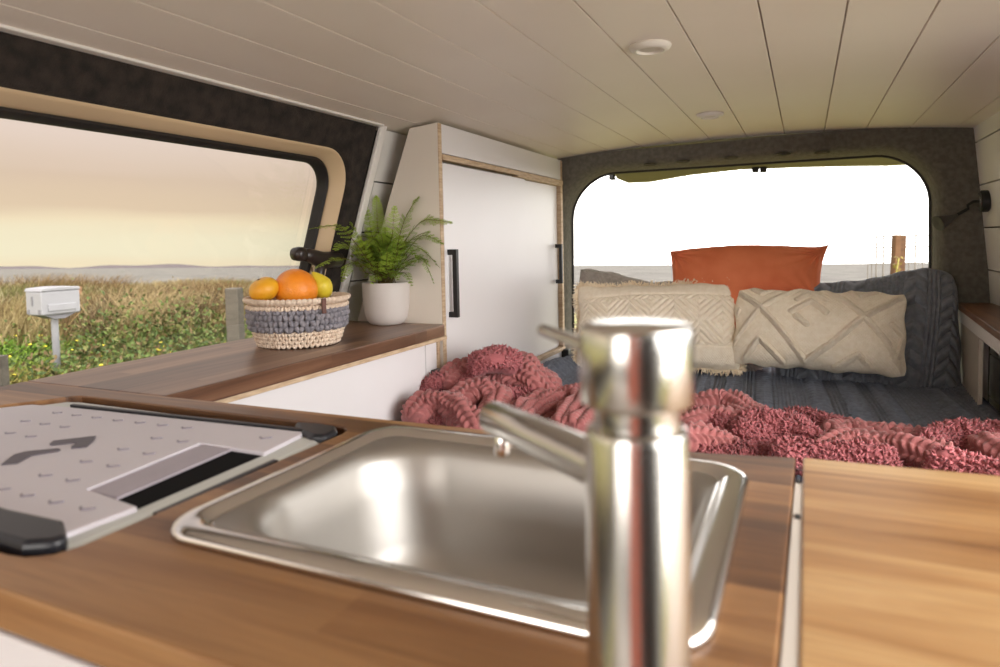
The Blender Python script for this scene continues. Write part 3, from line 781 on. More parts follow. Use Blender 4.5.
def pillow_mesh(w, h, t, disp, nx, ny, warp=None, pinch=.05, p=2.4, lumps=0, seed=0, sag=.0, rnd=.06, wav=.0025):
    """front (y<0) and back sheets of a stuffed pillow, w wide, h high, t thick. disp(u,v,X,Z)->outward"""
    us = np.sin(np.linspace(-1, 1, nx)*np.pi/2*.92)/np.sin(np.pi/2*.92); vs = np.sin(np.linspace(-1, 1, ny)*np.pi/2*.9)/np.sin(np.pi/2*.9)
    U, Vv = np.meshgrid(us, vs, indexing='ij')
    X = U*w/2*(1-pinch*(1-Vv**2)*np.abs(U)**3); Z = Vv*h/2*(1-pinch*1.3*(1-U**2)*np.abs(Vv)**3)
    X = X*np.sqrt(1-rnd*np.abs(Vv)**5); Z = Z*np.sqrt(1-rnd*np.abs(U)**5)
    Z = Z+wav*np.abs(Vv)**3*np.sin(U*9+seed)+wav*.7*np.abs(Vv)**3*np.sin(U*21+seed*2); X = X+wav*np.abs(U)**3*np.sin(Vv*7+seed*3)
    th = t/2*(np.clip(1-np.abs(U)**p, 0, 1)**.55)*(np.clip(1-np.abs(Vv)**p, 0, 1)**.55)
    th = th*(1-sag*Vv)
    rng = np.random.RandomState(seed)
    for k in range(lumps):
        cu, cv, s, a = rng.uniform(-.9, .9), rng.uniform(-.9, .9), rng.uniform(.15, .4), rng.uniform(-.12, .14)*t
        th = th + a*np.exp(-((U-cu)**2+((Vv-cv)*.7)**2)/s**2)*np.clip(th/(t/2), 0, 1)
    out = []
    for sgn in (-1, 1):
        d = disp(U, Vv, X, Z)*np.clip(np.minimum(1-np.abs(U), (1-np.abs(Vv)))*14, 0, 1)
        Y = sgn*(th+d)
        out.append(np.stack([X, Y, Z], -1))
    if warp:
        for o in out:
            dx, dy, dz = warp(U, Vv); o[..., 0] += dx; o[..., 1] += dy; o[..., 2] += dz
    Fa = grid_faces(nx, ny)
    n = nx*ny
    V = np.concatenate([out[0].reshape(-1, 3), out[1].reshape(-1, 3)])
    Fa = np.concatenate([Fa, Fa[:, ::-1]+n])
    return V, Fa, (out[0], U, Vv)
def place(o, u, v, y, tilt=0, yaw=0, roll=0):
    p = at_y(u, v, y); o.location = p
    o.rotation_euler = (Matrix.Rotation(math.radians(yaw), 3, 'Z') @ Matrix.Rotation(-math.radians(tilt), 3, 'X') @ Matrix.Rotation(math.radians(roll), 3, 'Y')).to_euler()
    return o
FLC = lambda c, c2: attr_mat  # (kept simple)

def pillows():
    cream = basic('cream_cotton', srgb(250, 238, 218), .95, c2=srgb(242, 228, 205), scale=70, bump=.9, bscale=700, sheen=.3)
    cream_f = basic('cream_fringe', srgb(242, 228, 204), .95, c2=srgb(226, 206, 176), scale=60)
    # --- fringed lumbar cushion, basket weave relief
    def d1(U, V, X, Z):
        a = X/.036; b = Z/.036
        s1 = np.abs(np.sin(np.pi*(a+b)*1.0))**.7; s2 = np.abs(np.sin(np.pi*(a-b)*1.0))**.7
        ck = (np.floor(a*.5)+np.floor(b*.5)) % 2
        h = np.where(ck > 0, np.abs(np.sin(np.pi*(a+b)*1.6))**.6, np.abs(np.sin(np.pi*(a-b)*1.6))**.6)
        body = (V < .62) & (V > -.52)
        h = np.where(body, h, .55+.15*np.sin(X*900)*np.sin(Z*700))
        bl = np.exp(-((V-.62)/.03)**2)+np.exp(-((V+.52)/.03)**2)
        return h*.0085 - bl*.005
    root = thing('lumbar_cushion', 'cream woven lumbar cushion with a fringed edge behind the tap', 'cushion')
    V, Fa, (fr, U, Vv) = pillow_mesh(.535, .290, .17, d1, 420, 260, None, .05, 2.2, 6, 4, .15)
    mesh_obj('cushion_cover', V, Fa, cream, root, smooth=True)
    # fringe: short curled threads round the edge
    rng = random.Random(2); TV = []; TF = []
    nx, ny = fr.shape[:2]
    per = [(i, ny-1, (0, 1)) for i in range(0, nx, 1)]+[(nx-1, j, (1, 0)) for j in range(0, ny, 1)]+[(i, 0, (0, -1)) for i in range(0, nx, 2)]+[(0, j, (-1, 0)) for j in range(0, ny, 1)]
    for i, j, (dx, dz) in per:
        c = Vector(fr[i, j])
        L = rng.uniform(.010, .024)
        P = [c]; d = Vector((dx+rng.uniform(-.6, .6), rng.uniform(-.9, .5), dz+rng.uniform(-.6, .6)-.1)).normalized()
        for s in range(3):
            d = (d+Vector((rng.uniform(-.5, .5), rng.uniform(-.4, .4), rng.uniform(-.5, .3)))).normalized(); P.append(P[-1]+d*L/3)
        tv, tf = tube(P, .0016, 4, True, [.0022, .0020, .0018, .0010]); k = len(TV); TV += tv; TF += [tuple(k+q for q in f) for f in tf]
    mesh_obj('fringe', TV, TF, cream_f, root)
    place(root, 655, 326, 2.185, 20, 3, -2.2)
    # --- tufted diamond lumbar cushion
    segs = []
    def pl(*pts):
        q = [((a-449)/380, -(b-418)/183) for a, b in pts]; segs.extend(zip(q[:-1], q[1:]))
    pl((75, 245), (205, 338), (300, 440), (410, 575)); pl((45, 560), (205, 345), (375, 235)); pl((475, 240), (560, 290), (650, 370), (740, 470), (815, 590)); pl((410, 580), (520, 500), (650, 370), (830, 238))
    pl((350, 362), (430, 308), (495, 362)); pl((370, 385), (415, 420)); pl((140, 580), (210, 488), (315, 585)); pl((535, 595), (630, 535), (700, 600)); pl((165, 240), (205, 268), (255, 240)); pl((590, 240), (632, 275), (695, 240))
    pl((765, 395), (812, 445), (780, 540)); pl((75, 400), (100, 350)); pl((372, 300), (430, 262), (490, 300))
    def d2(U, V, X, Z):
        D = np.full(U.shape, 9.0)
        for (ax, ay), (bx, by) in segs:
            ax *= .235; bx *= .235; ay *= .12; by *= .12
            dx, dy = bx-ax, by-ay; t = np.clip(((X-ax)*dx+(Z-ay)*dy)/(dx*dx+dy*dy), 0, 1)
            D = np.minimum(D, np.hypot(X-ax-t*dx, Z-ay-t*dy))
        r = np.random.RandomState(5).rand(*U.shape)
        edge = np.clip(1-D/.0085, 0, 1)**.5
        tuft = edge*(.0125+.005*r+.002*np.sin(X*500)*np.sin(Z*460))
        return tuft+.0012*np.sin(X*700)*np.sin(Z*700)-.002*np.exp(-((D-.0105)/.003)**2)
    o2 = thing('lumbar_cushion', 'cream lumbar cushion with raised tufted diamond lines on the right', 'cushion')
    V, Fa, _ = pillow_mesh(.468, .245, .17, d2, 460, 260, None, .03, 2.2, 7, 9, .12, .10, .003)
    mesh_obj('cushion_cover', V, Fa, cream, o2, smooth=True)
    place(o2, 815.5, 330, 2.165, 20, -3, .8)
    # --- rust velvet cushion
    def d3(U, V, X, Z):
        h = 0
        for (cx, cz, sx) in ((-.95, .6, 1), (.95, .6, -1), (.98, -.2, -1)):
            a = np.arctan2((V-cz-.3), (U-cx)); rr = np.hypot(U-cx, V-cz-.3)
            h = h+.0045*np.sin(a*16+rr*4)*np.exp(-(rr/.42)**2)
        h = h+.003*np.sin(U*5+V*9+np.sin(V*4)*2)*np.exp(-((V-.2)/.8)**2)
        return h
    def w3(U, V): e = np.abs(U)**10*np.clip(V, 0, 1)**5; return (.009*e*np.sign(U)*(1+.6*np.sign(U)), 0*U, .030*(1-U**2)*np.clip(V, 0, 1)+.014*e*(U > 0))
    velvet = basic('rust_velvet', srgb(216, 122, 80), .8, c2=srgb(202, 104, 64), scale=9, bump=.2, bscale=900, sheen=.6, detail=4)
    o3 = thing('velvet_cushion', 'rust orange velvet cushion standing behind the cream cushions', 'cushion')
    V, Fa, _ = pillow_mesh(.470, .385, .17, d3, 240, 200, w3, .05, 2.3, 5, 2, 0, -.02, .0006)
    mesh_obj('cushion_cover', V, Fa, velvet, o3, smooth=True)
    place(o3, 743, 308, 2.285, 16, 0, -.3)
    # --- big cable knit pillows
    grey_l = basic('taupe_knit', srgb(166, 158, 150), .95, c2=srgb(148, 140, 133), scale=60, bump=.5, bscale=900, sheen=.3)
    grey_r = basic('slate_knit', srgb(132, 136, 144), .95, c2=srgb(114, 118, 126), scale=60, bump=.5, bscale=900, sheen=.3)
    def d4(U, V, X, Z):
        q = X*.8+Z*.6
        return .0035*np.abs(np.sin(np.pi*q/.0115))**.8*(.6+.4*np.sin(np.pi*(X*.6-Z*.8)/.006)**2)
    def w4(U, V):
        top = np.clip((V+1)/2, 0, 1)
        return (0*U, 0*U, top*(-.055*np.clip((U+.9), 0, .75)+ .0*U))
    o4 = thing('bed_pillow', 'lighter taupe knitted pillow at the left end of the bed head', 'pillow')
    V, Fa, _ = pillow_mesh(.66, .40, .15, d4, 620, 300, w4, .03, 2.8, 6, 7)
    mesh_obj('pillow_cover', V, Fa, grey_l, o4, smooth=True)
    place(o4, 665, 325, 2.335, 12, 0, 1)
    def d5(U, V, X, Z):
        q = X*1.0-.12*Z
        return .016*knit_bands((q+.62)*.85, Z*.85)
    def w5(U, V):
        top = np.clip((V+1)/2, 0, 1)
        z = top*(.052*np.clip((U+.7), 0, 1.4)/1.4-.022*np.clip((U-.8)/.2, 0, 1)**2-.010*np.exp(-((U+.1)/.25)**2))
        x = -.012*np.clip(V, 0, 1)**2*np.clip((U-.5)/.5, 0, 1)
        return (x, 0*U, z)
    o5 = thing('bed_pillow', 'darker slate cable knit pillow at the right end of the bed head', 'pillow')
    V, Fa, _ = pillow_mesh(.50, .34, .17, d5, 620, 380, w5, .03, 3.0, 4, 3)
    mesh_obj('pillow_cover', V, Fa, grey_r, o5, smooth=True)
    place(o5, 864, 338, 2.295, 16, -2, 0)
pillows()

# ------------------------------------------------------------------ throw blanket
def throw():
    root = thing('throw_blanket', 'crumpled dusky pink throw, knitted on one side and fleece on the other', 'blanket', (-.3, 1.5, ZB))
    o_ = Vector(root.location)
    KV = []; KF = []; KC = []; FV = []; FF = []; FCc = []; TV = []; TF = []; TC = []
    rng = np.random.RandomState(11)
    def fold(kind, pts, rad, zc, flat=.8, tone=1.0, rad2=None, row=.0185):
        """a soft fold of cloth: sweep through picture points lying at height zc (one value or one per point)"""
        if pts[0][0] > 630: pts = [(u, v+9) for u, v in pts]; rad = [q*.9 for q in rad] if isinstance(rad, (list, tuple)) else rad*.9
        if pts[0][0] > 900: pts = [(u, v+5) for u, v in pts]
        zs = zc if isinstance(zc, (list, tuple)) else [zc]*len(pts)
        P = np.array([tuple(at_z(u, v, z)) for (u, v), z in zip(pts, zs)])
        rads = rad if isinstance(rad, (list, tuple)) else [rad]*len(pts)
        # resample with a spline
        seg = np.r_[0, np.cumsum(np.linalg.norm(np.diff(P, axis=0), axis=1))]; T = seg[-1]
        n = max(40, int(T/.0028))
        s = np.linspace(0, T, n)
        C = np.stack([np.interp(s, seg, P[:, k]) for k in range(3)], 1)
        k = max(3, n//10); ker = np.hanning(k*2+1); ker /= ker.sum()
        Cp = np.concatenate([np.repeat(C[:1], k, 0), C, np.repeat(C[-1:], k, 0)]); C = np.stack([np.convolve(Cp[:, q], ker, 'valid') for q in range(3)], 1)
        r = np.interp(s, seg, rads)
        e = np.clip(np.minimum(s, T-s)/np.maximum(r, 1e-4), 0, 1); r = r*np.sqrt(np.clip(1-(1-e)**2, .0004, 1))
        t = np.gradient(C, axis=0); t /= np.linalg.norm(t, axis=1)[:, None]+1e-9
        up = np.array([0, 0, 1.]); nn = up-(t@up)[:, None]*t; nn /= np.linalg.norm(nn, axis=1)[:, None]; b = np.cross(t, nn)
        rm = max(rads); m = int(2*math.pi*rm/.0030); th = np.linspace(0, 2*np.pi, m, endpoint=False)
        S, TH = np.meshgrid(s, th, indexing='ij')
        q0 = len(KV)*1.7+len(FV); rr = r[:, None]*(1+.10*np.sin(TH*3+S*25+q0)+.09*np.sin(S*43+TH*2+q0*2)+.07*np.sin(S*70-TH*3+q0))
        arc = TH*rm
        if kind == 'k':
            nrow = max(3, round(2*math.pi*rm/row)); ph = TH*nrow/(2*np.pi)
            f = ph-np.floor(ph); ridge = np.sin(np.pi*f)**.8
            lean = (f-.5)*np.where(np.floor(ph) % 2 == 0, 1, -1)
            st = (.5+.5*np.cos(2*np.pi*(S/.0150+lean*.8)))**.7
            d = .0105*(ridge**.7*(.15+.85*st))-.002
            hgt = ridge*(.35+.65*st)
        else:
            d = .003*rng.rand(*S.shape); hgt = np.ones_like(S)*.6
        rr2 = rr+d*np.clip(r[:, None]/rm*1.4, 0, 1)
        Pn = C[:, None, :]+nn[:, None, :]*(np.cos(TH)*rr2*flat)[..., None]+b[:, None, :]*(np.sin(TH)*rr2)[..., None]
        Nn = nn[:, None, :]*np.cos(TH)[..., None]+b[:, None, :]*np.sin(TH)[..., None]
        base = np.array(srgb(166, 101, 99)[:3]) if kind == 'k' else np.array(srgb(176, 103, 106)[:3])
        V = Pn.reshape(-1, 3)-np.array(o_)
        i = np.arange(n-1)[:, None]; j = np.arange(m)[None, :]; j2 = (j+1) % m
        Fa = np.stack([i*m+j, i*m+j2, (i+1)*m+j2, (i+1)*m+j], -1).reshape(-1, 4)
        colr = np.tile(base*tone, (len(V), 1)) * (1+.10*(rng.rand(len(V), 1)-.5))
        if kind == 'k':
            KF.append(Fa+sum(len(q) for q in KV)); KV.append(V); KC.append(colr)
        else:
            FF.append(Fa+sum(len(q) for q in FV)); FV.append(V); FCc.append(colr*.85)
            # fleece: curled tufts standing off the surface
            cnt = int(T*2*math.pi*np.mean(rads)/(.0042**2)*.85)
            ii = rng.randint(0, n, cnt); jj = rng.randint(0, m, cnt)
            keep = (np.cos(th[jj]) > -.45); ii = ii[keep]; jj = jj[keep]; cnt = len(ii)
            p0 = Pn[ii, jj]-np.array(o_); nrm = Nn[ii, jj]
            lean = rng.randn(cnt, 3)*.75; lean[:, 2] -= .35
            d1 = nrm+lean; d1 /= np.linalg.norm(d1, axis=1)[:, None]
            L = rng.uniform(.007, .012, cnt)[:, None]
            side = np.cross(d1, rng.randn(cnt, 3)); side /= np.linalg.norm(side, axis=1)[:, None]; s2 = np.cross(d1, side)
            w = rng.uniform(.0020, .0034, cnt)[:, None]
            p1 = p0+d1*L*.55; d2 = d1+side*1.1; p2 = p1+d2*L*.45
            vs = []
            for a in range(3):
                cs, sn = math.cos(a*2.094), math.sin(a*2.094)
                vs.append(p0+(side*cs+s2*sn)*w)
            for a in range(3):
                cs, sn = math.cos(a*2.094), math.sin(a*2.094)
                vs.append(p1+(side*cs+s2*sn)*w*1.15)
            vs.append(p2)
            Vt = np.stack(vs, 1).reshape(-1, 3); base_i = np.arange(cnt)[:, None]*7
            fq = []
            for a in range(3):
                b2 = (a+1) % 3; fq.append(np.concatenate([base_i+a, base_i+b2, base_i+3+b2], 1)); fq.append(np.concatenate([base_i+a, base_i+3+b2, base_i+3+a], 1)); fq.append(np.concatenate([base_i+3+a, base_i+3+b2, base_i+6], 1))
            TF.append(np.concatenate(fq)+sum(len(q) for q in TV)); TV.append(Vt)
            ct = np.repeat((base*tone)[None]*(1+.22*(rng.rand(cnt, 1)-.5)), 7, 0); TC.append(ct)
    k, f = 'k', 'f'
    # left heap against the cabinet
    fold(k, [(452, 392), (480, 382), (512, 378), (540, 392), (556, 412)], [.05, .062, .066, .055, .035], [.62, .645, .655, .63, .59], 1.0)
    fold(f, [(470, 368), (492, 360), (518, 362)], .030, [.70, .72, .705], .9, .95)
    fold(k, [(440, 392), (462, 376), (486, 367)], .036, [.64, .67, .69], 1.0)
    fold(f, [(476, 398), (505, 402), (540, 410), (556, 414)], .034, [.63, .62, .60, .59], 1.0, .9)
    fold(f, [(420, 398), (436, 389), (455, 392)], .032, [.63, .645, .63], 1.0, .85)
    fold(f, [(447, 380), (462, 384), (470, 392)], .022, [.655, .655, .65], 1, 1.15)
    fold(k, [(452, 412), (466, 396), (486, 392), (498, 402), (492, 424)], .030, [.62, .645, .65, .635, .61], 1)
    fold(k, [(408, 424), (425, 407), (448, 405), (466, 418), (478, 436)], .030, [.61, .635, .64, .625, .60], 1)
    fold(f, [(412, 424), (432, 416), (455, 424)], .034, .605, 1, .9)
    fold(k, [(512, 438), (530, 418), (556, 408), (590, 402), (622, 406)], [.035, .046, .046, .042, .04], .60, 1)
    fold(f, [(530, 424), (560, 420), (600, 422), (650, 430)], .045, .585, .9, .9)
    fold(k, [(560, 432), (574, 410), (582, 398)], .024, [.62, .63, .61], 1)
    fold(k, [(575, 434), (594, 412), (602, 398)], .024, [.62, .63, .61], 1)
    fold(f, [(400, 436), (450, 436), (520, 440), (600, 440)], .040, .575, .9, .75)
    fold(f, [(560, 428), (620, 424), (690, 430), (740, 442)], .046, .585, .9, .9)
    fold(k, [(590, 424), (612, 410), (640, 412), (676, 420)], .036, .605, 1)
    # middle, right of the tap
    fold(k, [(640, 406), (690, 402), (725, 402), (756, 416), (772, 432)], [.04, .042, .046, .044, .035], [.60, .60, .60, .595, .585], 1)
    fold(k, [(672, 420), (705, 414), (735, 420), (756, 440), (762, 462)], [.036, .036, .034, .03, .02], [.605, .605, .60, .575, .55], 1, 1.0)
    fold(k, [(660, 436), (700, 431), (728, 438), (745, 460)], [.03, .03, .028, .02], [.605, .605, .59, .55], 1, 1.08)
    fold(f, [(738, 432), (760, 420), (792, 426), (822, 440)], [.03, .042, .042, .034], [.60, .605, .60, .59], 1, .95)
    fold(f, [(776, 412), (815, 416), (850, 424)], .030, .585, 1, .85)
    fold(k, [(826, 430), (850, 424), (880, 428), (920, 434), (950, 440)], .027, .59, 1, 1.0)
    for i, (u, v) in enumerate(((840, 426), (861, 425), (882, 428), (903, 431), (926, 436))):
        fold(k, [(u-9, v-6), (u, v), (u+9, v+12)], .020, [.59, .597, .58], 1, 1.05)
    fold(f, [(920, 438), (960, 430), (1000, 436), (1050, 446)], [.03, .044, .048, .048], .60, 1, .95)
    fold(k, [(815, 448), (850, 440), (890, 444), (930, 454), (965, 466)], [.028, .036, .038, .038, .032], .60, 1, 1.02)
    fold(f, [(770, 446), (810, 446), (860, 452), (900, 456)], .026, .605, 1, .9)
    fold(k, [(985, 432), (1000, 446), (1030, 462)], .034, .61, 1, .95)
    fold(f, [(925, 456), (960, 462), (1000, 474), (1050, 488)], .036, .605, 1, 1.15)
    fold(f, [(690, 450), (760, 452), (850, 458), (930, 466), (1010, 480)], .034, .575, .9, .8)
    mk = attr_mat('dusky_pink_knit', .95, .3, .5, 700); mf = attr_mat('dusky_pink_fleece', .95, .15, spec=.1)
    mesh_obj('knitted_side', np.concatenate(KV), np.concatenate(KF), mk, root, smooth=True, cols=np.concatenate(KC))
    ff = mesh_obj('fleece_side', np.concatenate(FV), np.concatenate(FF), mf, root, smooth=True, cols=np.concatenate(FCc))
    pile = mesh_obj('fleece_pile', np.concatenate(TV), np.concatenate(TF), mf, ff, smooth=True, cols=np.concatenate(TC)); pile['kind'] = 'stuff'
throw()

# ------------------------------------------------------------------ crochet basket with fruit
def basket():
    c = Vector((-.966, 1.085, ZC)); q = at_z(294, 344, ZC); c = Vector((-.962, 1.086, ZC))
    # centre it so that the front foot of the basket meets the ledge at (294,345)
    root = thing('crochet_basket', 'round crochet basket in cream and grey yarn on the window ledge', 'basket', c)
    cream = basic('cream_yarn', srgb(232, 212, 192), .9, c2=srgb(214, 190, 168), scale=90, bump=.8, bscale=900)
    grey = basic('grey_yarn', srgb(150, 145, 150), .9, c2=srgb(122, 119, 127), scale=90, bump=.8, bscale=900)
    rng = random.Random(7)
    def stitch(V, Fc, p, t, up, out, a, b, cth, tilt):
        """one puffed V stitch: two leaning ellipsoids"""
        n, m = 8, 5
        tt = t*math.cos(tilt)+up*math.sin(tilt); uu = up*math.cos(tilt)-t*math.sin(tilt)
        k = len(V)
        for i in range(m+1):
            th = math.pi*i/m
            for j in range(n):
                ph = 2*math.pi*j/n
                V.append(p+uu*(b*math.cos(th))+tt*(a*math.sin(th)*math.cos(ph))+out*(cth*math.sin(th)*math.sin(ph)))
        for i in range(m):
            for j in range(n): Fc.append((k+i*n+j, k+i*n+(j+1) % n, k+(i+1)*n+(j+1) % n, k+(i+1)*n+j))
    def radius(z): return .076+.023*min(1, z/.085)**.7
    def wall(name, rows, mat, parent=root):
        V = []; Fc = []
        for (z, h, n, puff, off) in rows:
            r = radius(z)
            for k in range(n):
                a = 2*math.pi*(k+off)/n
                out = Vector((math.cos(a), math.sin(a), 0)); t = Vector((-math.sin(a), math.cos(a), 0)); up = Vector((0, 0, 1))
                jit = rng.uniform(-.0008, .0008)
                w = math.pi*r/n
                stitch(V, Fc, out*(r+jit)-t*w*.42+up*z, t, up, out, w*.62, h*.62, puff, .45)
                stitch(V, Fc, out*(r+jit)+t*w*.42+up*z, t, up, out, w*.62, h*.62, puff, -.45)
        return mesh_obj(name, V, Fc, mat, parent, smooth=True)
    wall('cream_base', [(.006, .010, 46, .006, 0), (.014, .010, 46, .006, .5), (.022, .010, 46, .0062, 0), (.030, .010, 46, .006, .5)], cream)
    wall('grey_band', [(.0405, .0145, 30, .0115, 0), (.052, .0145, 30, .0115, .5), (.0635, .0145, 30, .0105, 0), (.074, .011, 42, .007, .5)], grey)
    wall('cream_collar', [(.0815, .009, 48, .006, 0)], cream)
    # braided rim
    V = []; Fc = []; N_ = 64
    for k in range(N_):
        for s_ in (0, 1):
            a = 2*math.pi*(k+.5*s_)/N_
            out = Vector((math.cos(a), math.sin(a), 0)); t = Vector((-math.sin(a), math.cos(a), 0)); up = Vector((0, 0, 1))
            stitch(V, Fc, out*(radius(.09)+(.003 if s_ else -.002))+up*(.092+(.003 if s_ else 0)), t, (up+out*.3).normalized(), out, .0075, .0062, .0062, .6 if s_ else -.5)
    mesh_obj('rim', V, Fc, cream, root, smooth=True)
    # inner lining wall and floor
    latheo('lining', [(.001, .003), (.070, .003), (.074, .006), (.096, .088), (.092, .088), (.070, .008), (.001, .007)], basic('beige_lining', srgb(190, 170, 150), .95), root, 40)
    # leather tab
    d = (CAM-c); d.z = 0; d.normalize(); ang = math.atan2(d.y, d.x)+.46
    out = Vector((math.cos(ang), math.sin(ang), 0)); t = Vector((-out.y, out.x, 0))
    bm = bmesh.new(); box(bm, -.0045, .0045, -.002, .0015, -.016, .014)
    o = bm_obj('leather_tab', bm, basic('brown_leather', srgb(98, 52, 34), .5, c2=srgb(80, 40, 26), scale=40), root, bevel=.001)
    o.matrix_local = Matrix.Translation(out*.110+Vector((0, 0, .086))) @ Matrix(((t.x, out.x, 0), (t.y, out.y, 0), (0, 0, 1))).to_4x4()
    return c
bc = basket()
def fruit(name, label, cat, loc, kind):
    root = thing(name, label, cat, loc, None)
    peel = {'mandarin': ((232, 176, 40), (222, 152, 28)), 'orange': ((238, 146, 34), (230, 130, 24)), 'pear': ((226, 200, 52), (206, 184, 44))}[kind]
    m = basic(kind+'_skin', srgb(*peel[0]), .42, c2=srgb(*peel[1]), scale=18, bump=.5, bscale=380, coat=.1)
    stem = basic('dark_stem', srgb(70, 52, 26), .8)
    n = 40; V = []; Fc = []
    R_ = {'mandarin': .030, 'orange': .045, 'pear': .024}[kind]
    prof = []
    for i in range(25):
        th = math.pi*i/24; z = -math.cos(th); r = math.sin(th)
        if kind == 'mandarin': z *= .82; z += -.13*math.exp(-(r/.22)**2)*(1 if th > 1.5 else 0)
        if kind == 'orange': z *= .96; z += -.05*math.exp(-(r/.15)**2)*(1 if th > 1.5 else 0)
        if kind == 'pear': z *= 1.35; r *= (1-.34*max(0, z)/1.35*1.2 - .08*max(0, z)**2)
        prof.append((max(r, .001)*R_, z*R_))
    latheo('fruit_skin', prof, m, root, 40)
    if kind == 'mandarin':
        latheo('stem', [(.0028, 0), (.0035, .002), (.0022, .004), (.0005, .0045)], stem, root, 10, Matrix.Translation((0, 0, R_*.66)))
    elif kind == 'pear': tubeo('stem', [(0, 0, R_*1.28), (.001, .001, R_*1.45), (.004, .002, R_*1.7)], .0014, stem, root, 8)
    else: latheo('stem', [(.002, 0), (.0022, .0012), (.0004, .002)], basic('pale_green_calyx', srgb(150, 140, 50), .8), root, 10, Matrix.Translation((0, 0, R_*.90)))
    return root
def fruits():
    def P(u, v, dd):
        r = ray(u, v); h = math.hypot(bc.x, bc.y)+dd; return CAM+r*(h/math.hypot(r.x, r.y))
    a = fruit('mandarin', 'small yellow mandarin with a stem, leftmost fruit in the crochet basket', 'fruit', P(264, 289.5, -.02), 'mandarin'); a.rotation_euler = (.35, -.25, 0)
    b = fruit('orange', 'large orange in the middle of the crochet basket', 'fruit', P(296, 290, .0), 'orange'); b.rotation_euler = (-.9, .3, 0)
    c = fruit('pear', 'yellow pear lying behind the orange in the crochet basket', 'fruit', P(320, 285, .015), 'pear'); c.rotation_euler = (.2, -.45, .4)
    # the rest of the fruit pile they lie on, out of sight below the rim
fruits()

